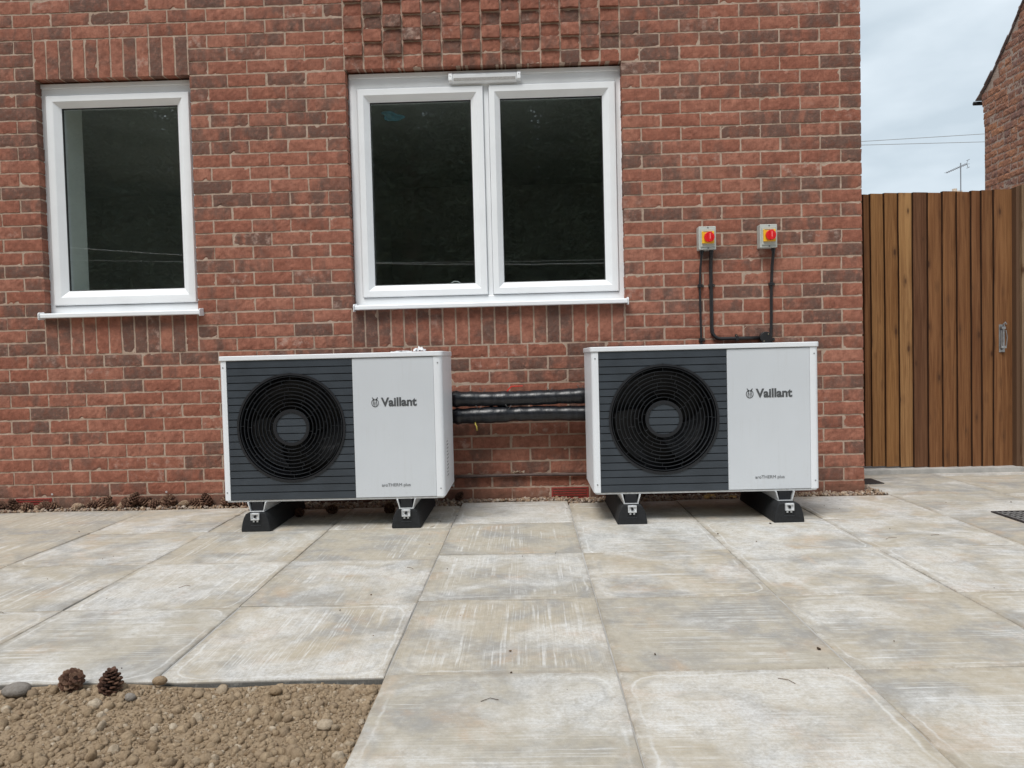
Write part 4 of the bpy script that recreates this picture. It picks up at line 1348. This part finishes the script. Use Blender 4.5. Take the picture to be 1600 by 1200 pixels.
# ------------------------------------------------------------------ isolators and cables
def isolator(x, z, label):
    t = tag(empty("rotary_switch", (x, 0, z)), label, "switch", "red and yellow rotary isolators on the wall")
    b = MB(); b.box(-0.048, 0.048, -0.060, -0.001, -0.065, 0.065); b.build("enclosure", M['iso_grey'], t, bevel=0.004, seg=3)
    f = MB(); f.box(-0.040, 0.040, -0.0665, -0.0605, -0.050, 0.050); f.build("cover", M['iso_grey'], t, bevel=0.002)
    y_ = MB(); y_.box(-0.034, 0.034, -0.078, -0.067, -0.033, 0.035); y_.build("yellow_plate", M['iso_yellow'], t, bevel=0.003)
    k = MB(); k.cyl((0.004, -0.092, 0.001), 'y', 0.0285, 0.0138, 40); k.prism([(-0.005, -0.026), (0.013, -0.026), (0.013, 0.028), (-0.005, 0.028)], 'y', -0.106, -0.0922)
    ko = k.build("knob", M['iso_red'], t, bevel=0.002)
    i_ = MB(); i_.box(0.0025, 0.0055, -0.1065, -0.1058, -0.012, 0.018); i_.build("indicator", M['iso_pale'], ko)
    for zz in (-0.057, 0.057):
        s = MB(); s.cyl((0.003, -0.0620, zz), 'y', 0.0042, 0.003, 12); s.build("screw", M['grey_gasket'], t)
    w = MB(); w.box(-0.028, 0.022, -0.0785, -0.0778, 0.0365 - 0.006, 0.0365 - 0.003); w.build("small_print", M['grey_gasket'], t)
    return t


isolator(-0.884, 1.458, "red rotary switch on yellow plate in grey box, with two cables below it")
isolator(-0.544, 1.460, "red rotary switch on yellow plate in grey box, nearer the wall corner")


def saddle(mb, x, z, horiz=False):
    if horiz: mb.box(x - 0.008, x + 0.008, -0.024, -0.001, z - 0.013, z + 0.013)
    else: mb.box(x - 0.013, x + 0.013, -0.024, -0.001, z - 0.008, z + 0.008)


def conduit(name, pts, r, label, saddles, gland):
    b = MB(); b.tube(pts, r, 12)
    o = b.build(name, M['cable_black'], None, smooth=True)
    tag(o, label, "cable")
    for (x, z, h) in saddles:
        s = MB(); saddle(s, x, z, h)
        so = s.build("saddle_clip", M['cable_black'], o, bevel=0.001)
        x, z = (x + (0.017 if not h else 0.0), z + (0.0 if not h else 0.017))
        q = MB(); q.cyl((x, -0.006, z), 'y', 0.0075, 0.006, 12); q.build("clip_lug", M['cable_black'], so)
        q = MB(); q.cyl((x, -0.0085, z), 'y', 0.0032, 0.003, 10); q.build("screw", M['screw'], so)
    g = MB(); g.cyl((gland[0], -0.030, gland[1] - 0.004), 'z', 0.0125, 0.020, 12); g.cyl((gland[0], -0.030, gland[1] - 0.020), 'z', 0.009, 0.0158, 12); g.build("gland", M['cable_black'], o)
    return o


conduit("cable", [(-0.911, -0.03, 1.392), (-0.911, -0.03, 1.37), (-0.916, -0.018, 1.30), (-0.920, -0.011, 1.20), (-0.919, -0.011, 1.05), (-0.917, -0.011, 0.93), (-0.917, -0.014, 0.86), (-0.917, -0.03, 0.60)], 0.0065,
        "thin straight black cable, left of the two running down from the left switch", [(-0.919, 1.196, False), (-0.917, 0.892, False)], (-0.911, 1.385))
bend = [(-0.856, -0.028, 1.392), (-0.856, -0.022, 1.36), (-0.857, -0.0135, 1.30), (-0.857, -0.0135, 1.15), (-0.857, -0.0135, 0.965)] + [(-0.857 + 0.05 - 0.05 * math.cos(R(a)), -0.0135, 0.949 - 0.055 * math.sin(R(a))) for a in (15, 30, 45, 60, 75, 90)] + [(-0.72, -0.0135, 0.894), (-0.59, -0.0135, 0.894)]
conduit("conduit_tube", bend, 0.0105, "black conduit bending from under the left switch across to the round junction box", [(-0.857, 1.197, False), (-0.716, 0.894, True)], (-0.856, 1.385))
conduit("cable", [(-0.510, -0.03, 1.394), (-0.510, -0.03, 1.37), (-0.514, -0.02, 1.30), (-0.518, -0.012, 1.18), (-0.520, -0.012, 1.0), (-0.523, -0.012, 0.91), (-0.524, -0.014, 0.86), (-0.524, -0.03, 0.60)], 0.0085,
        "black cable dropping from the switch nearer the wall corner", [(-0.519, 1.196, False), (-0.523, 0.884, False)], (-0.510, 1.385))
jb = MB(); jb.cyl((-0.556, -0.032, 0.894), 'y', 0.034, 0.031, 36); jbo = jb.build("junction_box", M['cable_black'], None, bevel=0.003)
tag(jbo, "round black junction box low on the wall where the bent conduit ends", "junction box")
for (dx, dz) in ((0.012, 0.020), (-0.013, -0.019)):
    q = MB(); q.cyl((-0.556 + dx, -0.034, 0.894 + dz), 'y', 0.0035, 0.003, 10); q.build("screw", M['screw'], jbo)

# crumpled plastic on the left unit, tan leaves under the right unit
def crumple(name, c, sx, sy, sz, mat, label, cat, n=9, seed=1):
    r_ = np.random.default_rng(seed)
    b = MB()
    u = np.linspace(-1, 1, n); U_, V_ = np.meshgrid(u, u)
    Zc = r_.uniform(0, 1, U_.shape) * (1 - 0.5 * (U_ ** 2 + V_ ** 2)).clip(0.05)
    top = [(c[0] + a * sx + r_.normal(0, sx * 0.05), c[1] + d * sy + r_.normal(0, sy * 0.05), c[2] + e * sz + 0.001) for a, d, e in zip(U_.ravel(), V_.ravel(), Zc.ravel())]
    b.add(top, [(j * n + i, j * n + i + 1, (j + 1) * n + i + 1, (j + 1) * n + i) for j in range(n - 1) for i in range(n - 1)])
    o = b.build(name, mat, None, fix=False)
    md = o.modifiers.new("thick", 'SOLIDIFY'); md.thickness = 0.001
    return tag(o, label, cat)


crumple("plastic_scrap", (-2.437, -0.60, UZ1), 0.028, 0.03, 0.030, M['paper'], "crumpled white plastic scrap on the lid of the left unit", "plastic scrap", 8, 4)
crumple("plastic_sheet", (-2.53, -0.59, UZ1), 0.05, 0.03, 0.008, M['paper'], "flat white film on the left unit's lid, left of the crumpled scrap", "plastic scrap", 9, 6)
crumple("dry_leaf", (-0.90, -0.075, -0.004), 0.035, 0.025, 0.030, M['tan_leaf'], "crumpled tan dry leaf on the gravel beneath the right unit", "leaf", 6, 9)
crumple("dry_leaf", (-0.79, -0.085, -0.004), 0.055, 0.012, 0.018, M['tan_leaf'], "long curled tan dry leaf on the gravel right of the crumpled one", "leaf", 6, 12)

# ------------------------------------------------------------------ timber gate and post
GY = 0.68
gate = tag(empty("timber_gate", (0, 0, 0)), "brown stained feather-edge timber gate closing the gap beside the house", "gate")
gb_ = MB()
u2x = lambda t_: t_
bx = [0.10, 0.2, 0.302, 0.348, 0.438, 0.529, 0.620, 0.716, 0.810, 0.904, 0.996, 1.062, 1.139, 1.262]
cols = [(0.21, 0.095, 0.038), (0.20, 0.09, 0.036), (0.215, 0.097, 0.040), (0.315, 0.158, 0.062), (0.30, 0.148, 0.056), (0.36, 0.195, 0.082), (0.155, 0.072, 0.036), (0.232, 0.106, 0.044),
        (0.225, 0.103, 0.042), (0.218, 0.098, 0.040), (0.208, 0.093, 0.040), (0.225, 0.104, 0.043), (0.235, 0.109, 0.045)]
for i in range(len(bx) - 1):
    a, b = bx[i], bx[i + 1]
    zt_ = 1.826 + rng.normal(0, 0.003)
    zb = 0.046 - 0.036 * (a - 0.3) / 0.95
    tl, tr_ = (0.021, 0.005)
    ns = 24
    vs, buv = [], []
    w_ = b - a
    sway = rng.normal(0, 0.0012, ns + 1).cumsum() * 0.4
    for j in range(ns + 1):
        z = zb + (zt_ - zb) * j / ns
        dx = sway[j] - sway.mean()
        for (lx, y) in ((0.0, GY - tl), (0.002, GY - tl - 0.001), (w_ + 0.006, GY - tr_), (w_ + 0.006, GY + 0.002), (0.0, GY + 0.002)):
            vs.append((a + lx + dx, y, z)); buv.append((lx, i * 3.1, z))
    fs = []
    for j in range(ns):
        for k in range(5):
            k2 = (k + 1) % 5
            fs.append((j * 5 + k, j * 5 + k2, (j + 1) * 5 + k2, (j + 1) * 5 + k))
    fs.append((0, 1, 2, 3, 4)); fs.append(tuple(ns * 5 + k for k in (4, 3, 2, 1, 0)))
    gb_.add(vs, fs, cols[i], buv)
    ev = []                                        # dark strip on the thick edge, paints the shadow line between boards
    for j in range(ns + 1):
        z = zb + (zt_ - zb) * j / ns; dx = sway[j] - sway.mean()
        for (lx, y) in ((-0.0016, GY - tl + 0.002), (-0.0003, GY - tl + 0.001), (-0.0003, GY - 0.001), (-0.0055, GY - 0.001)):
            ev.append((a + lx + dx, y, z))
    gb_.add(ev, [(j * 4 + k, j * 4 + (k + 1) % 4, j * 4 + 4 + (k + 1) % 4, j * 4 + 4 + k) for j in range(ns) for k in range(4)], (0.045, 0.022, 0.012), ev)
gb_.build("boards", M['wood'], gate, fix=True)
for z in (0.25, 0.93, 1.62):
    A = MB(); A.box(0.1, 1.25, GY + 0.003, GY + 0.05, z, z + 0.09)
    rl = MB(); rl.add(A.v, A.f, (0.2, 0.1, 0.04), [(p[1], z, p[0]) for p in A.v]); rl.build("rail", M['wood'], gate)
lt = MB()
lt.box(1.168, 1.205, GY - 0.022, GY - 0.0172, 0.775, 0.955)
lt.tube([(1.187, GY - 0.032, 0.79), (1.187, GY - 0.032, 0.945)], 0.007, 10)
lt.box(1.174, 1.200, GY - 0.042, GY - 0.0225, 0.925, 0.940); lt.box(1.174, 1.200, GY - 0.042, GY - 0.0225, 0.80, 0.815)
lt.tube([(1.187, GY - 0.035, 0.945), (1.18, GY - 0.05, 0.955), (1.187, GY - 0.055, 0.968), (1.198, GY - 0.05, 0.955)], 0.005, 8)
lt.tube([(1.172, GY - 0.04, 0.80), (1.168, GY - 0.045, 0.87), (1.172, GY - 0.04, 0.915), (1.202, GY - 0.04, 0.915), (1.206, GY - 0.045, 0.87), (1.202, GY - 0.04, 0.80)], 0.003, 8)
lt.build("latch_bolt", M['zinc'], gate, bevel=0.0015)
po = tag(empty("gate_post", (1.33, GY - 0.02, 0)), "square weathered timber post at the latch side of the gate", "post")
pm = MB()
vs, buv = [], []
for j in range(13):
    z = -0.05 + 1.895 * j / 12
    for (x, y) in ((-0.045, -0.05), (0.055, -0.05), (0.055, 0.05), (-0.045, 0.05)):
        vs.append((x, y, z)); buv.append((x + 0.1, y, z))
fs = [(j * 4 + k, j * 4 + (k + 1) % 4, j * 4 + 4 + (k + 1) % 4, j * 4 + 4 + k) for j in range(12) for k in range(4)] + [(0, 1, 2, 3), (51, 50, 49, 48)]
pm.add(vs, fs, (0.235, 0.16, 0.10), buv)
pm.build("post_shaft", M['wood'], po, bevel=0.003)
pk = MB(); pk.add(*(lambda A: (A.v, A.f))((lambda A: (A.box(-0.068, -0.046, -0.03, 0.04, 0.0, 1.835), A)[1])(MB())), (0.13, 0.075, 0.045)); pk.build("stop_strip", M['wood'], po)
# fence beyond the post, continuing to the neighbour's wall
fe = tag(empty("timber_fence", (1.4, GY, 0)), "timber fence panel between the gate post and the old brick gable", "fence")
fb = MB()
for i in range(20):
    a = 0.012 + i * 0.098
    A = MB(); A.prism([(a, -0.016), (a + 0.104, -0.005), (a + 0.104, 0.002), (a, 0.002)], 'z', 0.04, 1.80 + rng.normal(0, 0.003))
    fb.add(A.v, A.f, (0.24 + rng.normal(0, 0.02), 0.125, 0.05), [(v[0] - a, i, v[2]) for v in A.v])
fb.build("boards", M['wood'], fe)

# drain grate and dark cover
gt = tag(empty("drain_grate", (0.345, -0.86, 0)), "dark metal drain grate set in the paving near the gate", "drain")
g = MB()
gw, gh = 0.40, 0.26
g.box(0, gw, 0, 0.012, 0.0015, 0.006); g.box(0, gw, gh - 0.012, gh, 0.0015, 0.006); g.box(0, 0.012, 0.0125, gh - 0.0125, 0.0015, 0.006); g.box(gw - 0.012, gw, 0.0125, gh - 0.0125, 0.0015, 0.006)
g.build("frame", M['iron'], gt)
g = MB()
for k in range(14):
    x = 0.02 + k * (gw - 0.04) / 13; g.box(x - 0.0035, x + 0.0035, 0.0126, gh - 0.0126, 0.0022, 0.0058)
for k in range(6):
    y = 0.034 + k * (gh - 0.068) / 5; g.box(0.0126, gw - 0.0126, y - 0.003, y + 0.003, 0.0020, 0.0054)
g.build("bars", simple("worn_grey_bars", (0.22, 0.215, 0.21), 0.6, 0.2, 0.3, 60), gt)
g = MB(); g.box(0.0126, gw - 0.0126, 0.0126, gh - 0.0126, 0.0012, 0.0019); g.build("sump_shade", M['painted_dark'], gt)  # thin black sheet under the bars, painted shade for a pit not modelled
dc = MB(); dc.prism([(0.118, 0.255), (0.235, 0.262), (0.235, 0.44), (0.118, 0.43)], 'z', -0.01, 0.004)
tag(dc.build("drain_cover", M['iron'], bevel=0.001), "small dark square drain cover in the paving at the house corner", "drain cover")

# ------------------------------------------------------------------ neighbour: old brick gable
nb_ = tag(empty("old_house", (3.43, 0, 0)), "old weathered orange and purple brick gable beyond the gate", "house")
NX = 3.43
YE = 4.566     # far corner


def roof_z(y):      # underside of the verge, sprocketed at the eave
    d = 4.69 - y
    if d < 0.21: return 3.69 + d * 0.62
    if d < 0.50: return 3.82 + (d - 0.21) * 0.95
    return 4.094 + (d - 0.50) * 1.06


old = MB()
PX = 0.23
for k in range(0, 110):
    z0 = 0.0 + k * 0.078
    kin = k % 4
    y = YE + (rng.normal(0, 0.004))
    if z0 > 3.30: y += min(0.09, 0.012 * int((z0 - 3.22) / 0.078))
    first = True
    ln_h = 0.115 if k % 2 else 0.23
    while y > -0.9:
        ln = ln_h if first else (0.115 if k % 5 == 0 else 0.23)
        a, b = y - ln, y - 0.012
        apex = 1.9
        ym = (a + b) / 2
        lim = roof_z(ym) if ym > apex else roof_z(2 * apex - ym)
        if z0 + 0.07 < lim:
            vis = ym > 2.0 and z0 > 1.2
            # wall face looks towards -X: local x = distance into the wall
            add_brick(old, -b, -a, z0 + rng.normal(0, 0.003), z0 + 0.066, lambda s, d, z: (d + 0.0, -s, z), proj=abs(rng.normal(0, 0.004)), detail=vis, ruin=2.6)
        y -= ln
        first = False
old.build("wall", M['old_brick'], nb_, fix=False)
om = MB()
prof = [(YE - 0.005, 0.0), (YE - 0.005, 3.5), (YE + 0.05, 3.66)]
ys_ = np.linspace(YE + 0.05, 1.9, 40)
prof += [(float(y), roof_z(float(y)) - 0.01) for y in ys_]
left = [(2 * 1.9 - y, z) for (y, z) in prof[::-1][1:] if 2 * 1.9 - y > -0.9]
poly = prof + left + [(-0.9, 0.0)]
om.prism(poly, 'x', 0.0015, 0.22)
om.build("mortar", M['old_mortar'], nb_)
ob = MB(); ob.prism([(YE - 0.01, 0.0), (YE - 0.01, 3.6)] + [(float(y), roof_z(float(y)) - 0.05) for y in np.linspace(YE - 0.01, 1.9, 20)] + [(-0.88, roof_z(4.6)), (-0.88, 0.0)], 'x', 0.225, 7.0)
ob.build("side_walls", M['render_wall'], nb_)
orf = MB()
yv = [4.70] + list(np.linspace(4.62, 1.9, 26))
n_t = 26
d_ = 0.0
for i in range(30):      # tiles along the verge, course by course, each a slab running back over the roof
    y0 = 4.71 - i * 0.095; y1 = y0 - 0.13
    if y1 < 1.85: break
    za, zb_ = roof_z(y0) + 0.012, roof_z(y1) + 0.008
    jit = rng.normal(0, 0.004)
    orf.prism([(y0, za + jit), (y0, za + 0.010 + jit), (y1, zb_ + 0.012 + jit), (y1, zb_ + jit - 0.004)], 'x', -0.022 + rng.normal(0, 0.005), 7.0)
for i in range(30):
    y0 = 1.9 * 2 - (4.71 - i * 0.095); y1 = y0 + 0.13
    if y1 > 1.95: break
    za, zb_ = roof_z(4.71 - i * 0.095) + 0.012, roof_z(4.71 - i * 0.095 - 0.13) + 0.008
    orf.prism([(y0, za), (y0, za + 0.010), (y1, zb_ + 0.012), (y1, zb_ - 0.004)], 'x', -0.022, 7.0)
orf.build("roof", M['slate_tile'], nb_)
gu = MB(); gu.tube([(-0.03, 4.722, 3.668), (3.0, 4.722, 3.668)], 0.022, 10); gu.build("gutter", M['hp_black'], nb_, smooth=True)

# ------------------------------------------------------------------ far house with chimney and aerial, overhead wires
fh = tag(empty("far_house", (17.6, 30, 0)), "distant house whose small pale chimney top shows above the gate", "house")
b = MB(); b.box(-4.5, 4.5, 0, 8, -0.1, 5.0); b.build("wall", M['render_wall'], fh)
b = MB(); b.prism([(-0.4, 4.95), (4, 7.2), (8.4, 4.95), (8.4, 5.1), (4, 7.35), (-0.4, 5.1)], 'x', -4.7, 4.7); b.build("roof", M['slate_tile'], fh)
b = MB(); b.box(-0.16, 0.16, 0.1, 0.75, 4.9, 7.78); b.box(-0.19, 0.19, 0.06, 0.79, 7.78, 7.86)
b.tube([(0, 0.35, 7.86), (0, 0.35, 8.0)], 0.1, 14)
b.build("chimney", simple("pale_chimney", (0.52, 0.44, 0.36), 0.9, 0, 0.15, 20), fh)
ar = tag(empty("tv_aerial", (17.68, 30.0, 7.6)), "television aerial on a thin mast standing above the distant chimney", "aerial")
b = MB(); b.tube([(0, 0, 0.0), (0, 0, 1.47)], 0.024, 8); b.build("mast", M['aerial'], ar)
b = MB()
p0, p1 = Vector((-0.64, 0, 1.05)), Vector((0.34, 0.1, 1.45))
b.tube([p0, p1], 0.018, 8); b.build("boom", M['aerial'], ar)
b = MB()
for k in range(12):
    p = p0.lerp(p1, k / 11)
    L_ = 0.10 + 0.004 * k
    b.tube([p + Vector((-L_ * 0.25, L_, L_ * 0.3)), p + Vector((L_ * 0.25, -L_, -L_ * 0.3))], 0.009, 6)
p = p1
for s_ in (-1, 1):
    b.tube([p + Vector((-0.02, 0.0, 0.0)), p + Vector((0.05, 0.0, s_ * 0.17))], 0.011, 6); b.tube([p + Vector((0.05, -0.12, s_ * 0.17)), p + Vector((0.05, 0.12, s_ * 0.17))], 0.011, 6)
b.build("elements", M['aerial'], ar)


def wire(pts, r, mat, label):
    b = MB(); b.tube(pts, r, 6)
    return tag(b.build("overhead_wire", M[mat], None, smooth=True), label, "wire")


def sag(p, q, s, n=24):
    p, q = Vector(p), Vector(q)
    return [p.lerp(q, i / n) - Vector((0, 0, s * 4 * (i / n) * (1 - i / n))) for i in range(n + 1)]


wire(sag((3.0, 18, 6.76), (16.5, 18, 7.18), 0.03), 0.0085, 'wire', "upper of the two thin overhead wires crossing the sky above the gate")
wire(sag((3.0, 18, 6.80), (16.5, 18, 6.75), 0.0), 0.0085, 'wire', "lower of the two thin overhead wires crossing the sky above the gate")
wire(sag((-13, -7.98, 3.30), (11, -7.98, 3.05), 0.83), 0.0065, 'wire_pale', "slack pale wire behind the viewer, mirrored low in the middle window's panes")
wire(sag((-13, -8.3, 2.86), (11, -8.3, 2.62), 0.30), 0.0035, 'wire_pale', "thinner pale wire behind the viewer, mirrored just above the slack one")


# ------------------------------------------------------------------ pines behind the viewer (mirrored in the glass)
def pine_parts(seed, h):
    r_ = np.random.default_rng(seed)
    tr = MB()
    tr.tube([(0, 0, -0.1), (0.05, 0.02, h * 0.3), (-0.05, 0.05, h * 0.65), (0, 0, h)], 0.2, 10, rfun=lambda t: 0.24 * (1 - t) + 0.02, col=(0, 0, 0))
    lv, lf = [], []
    nb = 150
    C_ = []
    for i in range(nb):
        t = (i + 0.5) / nb
        z = h * (0.06 + 0.94 * t); L_ = (1 - t) ** 0.75 * 2.3 * r_.uniform(0.65, 1.1) + 0.2
        a = i * 2.4 + r_.normal(0, 0.2)
        d = np.array([math.cos(a), math.sin(a), -0.12 + 0.3 * t])
        if i % 2 == 0:
            tr.tube([(0, 0, z), tuple(np.array([0, 0, z]) + d * L_ * 0.5), tuple(np.array([0, 0, z]) + d * L_ * 0.95)], 0.02, 5, cap=False, rfun=lambda q: 0.03 * (1 - q) + 0.006, col=(0, 0, 0))
        m_ = int(70 + 190 * L_ / 2.3)
        s = r_.uniform(0.12, 1.0, m_) ** 0.7
        P = np.array([0, 0, z]) + d * L_ * s[:, None] + r_.normal(0, 0.13 + 0.07 * L_, (m_, 3)) * np.array([1, 1, 0.7])
        C_.append(P)
    P = np.concatenate(C_)
    n_ = len(P)
    A = r_.normal(size=(n_, 3)); A[:, 2] *= 0.6; A /= np.linalg.norm(A, axis=1)[:, None]
    B = np.cross(A, r_.normal(size=(n_, 3))); B /= np.linalg.norm(B, axis=1)[:, None]
    la = r_.uniform(0.05, 0.11, (n_, 1)); lb = r_.uniform(0.014, 0.032, (n_, 1))
    V = np.stack([P - A * la, P + B * lb, P + A * la, P - B * lb], 1).reshape(-1, 3)
    me = bpy.data.meshes.new("crown")
    me.from_pydata([tuple(v) for v in V], [], [(4 * i, 4 * i + 1, 4 * i + 2, 4 * i + 3) for i in range(n_)])
    at = me.attributes.new("bc", 'FLOAT_VECTOR', 'POINT')
    at.data.foreach_set("vector", np.repeat(r_.random((n_, 3)), 4, axis=0).astype(np.float32).ravel())
    me.materials.append(M['needles'])
    return tr, me


spots = [(-14.5, -11.6, 0), (-11.6, -12.6, 1), (-8.9, -11.4, 0), (-6.4, -12.4, 1), (-4.2, -11.3, 0), (-1.8, -12.3, 1), (0.5, -11.4, 0), (3.2, -12.2, 1), (-12.8, -14.8, 1), (-9.8, -15.2, 0), (-6.9, -14.6, 1), (-3.4, -15.1, 0), (-0.4, -14.7, 1), (2.6, -15.3, 0), (-16.5, -17.6, 1), (-13.6, -18.2, 0), (-10.9, -17.5, 1), (-8.2, -18.3, 0), (-5.4, -17.6, 1), (-2.7, -18.2, 0), (0.2, -17.7, 1), (-17.0, -13.4, 1)]
first = {}
for (x, y, kd) in spots:
    if kd not in first:
        tr, me = pine_parts(30 + kd, 9.6 if kd == 0 else 8.8)
        t = empty("pine_tree", (x, y, 0))
        tr.build("trunk", M['bark'], t, smooth=True, fix=False)
        c = bpy.data.objects.new("crown", me); link(c, t)
        first[kd] = t
    else:
        t = copy_tree(first[kd])
        t.location = (x, y, 0)
    t.rotation_euler = (0, 0, rng.uniform(0, 6.28))
    sc1 = rng.uniform(0.94, 1.1); t.scale = (sc1 * 1.15, sc1 * 1.15, sc1)
    tag(t, "dark pine tree in the row behind the viewer, seen only mirrored in the windows", "tree", "pine trees behind the viewer")
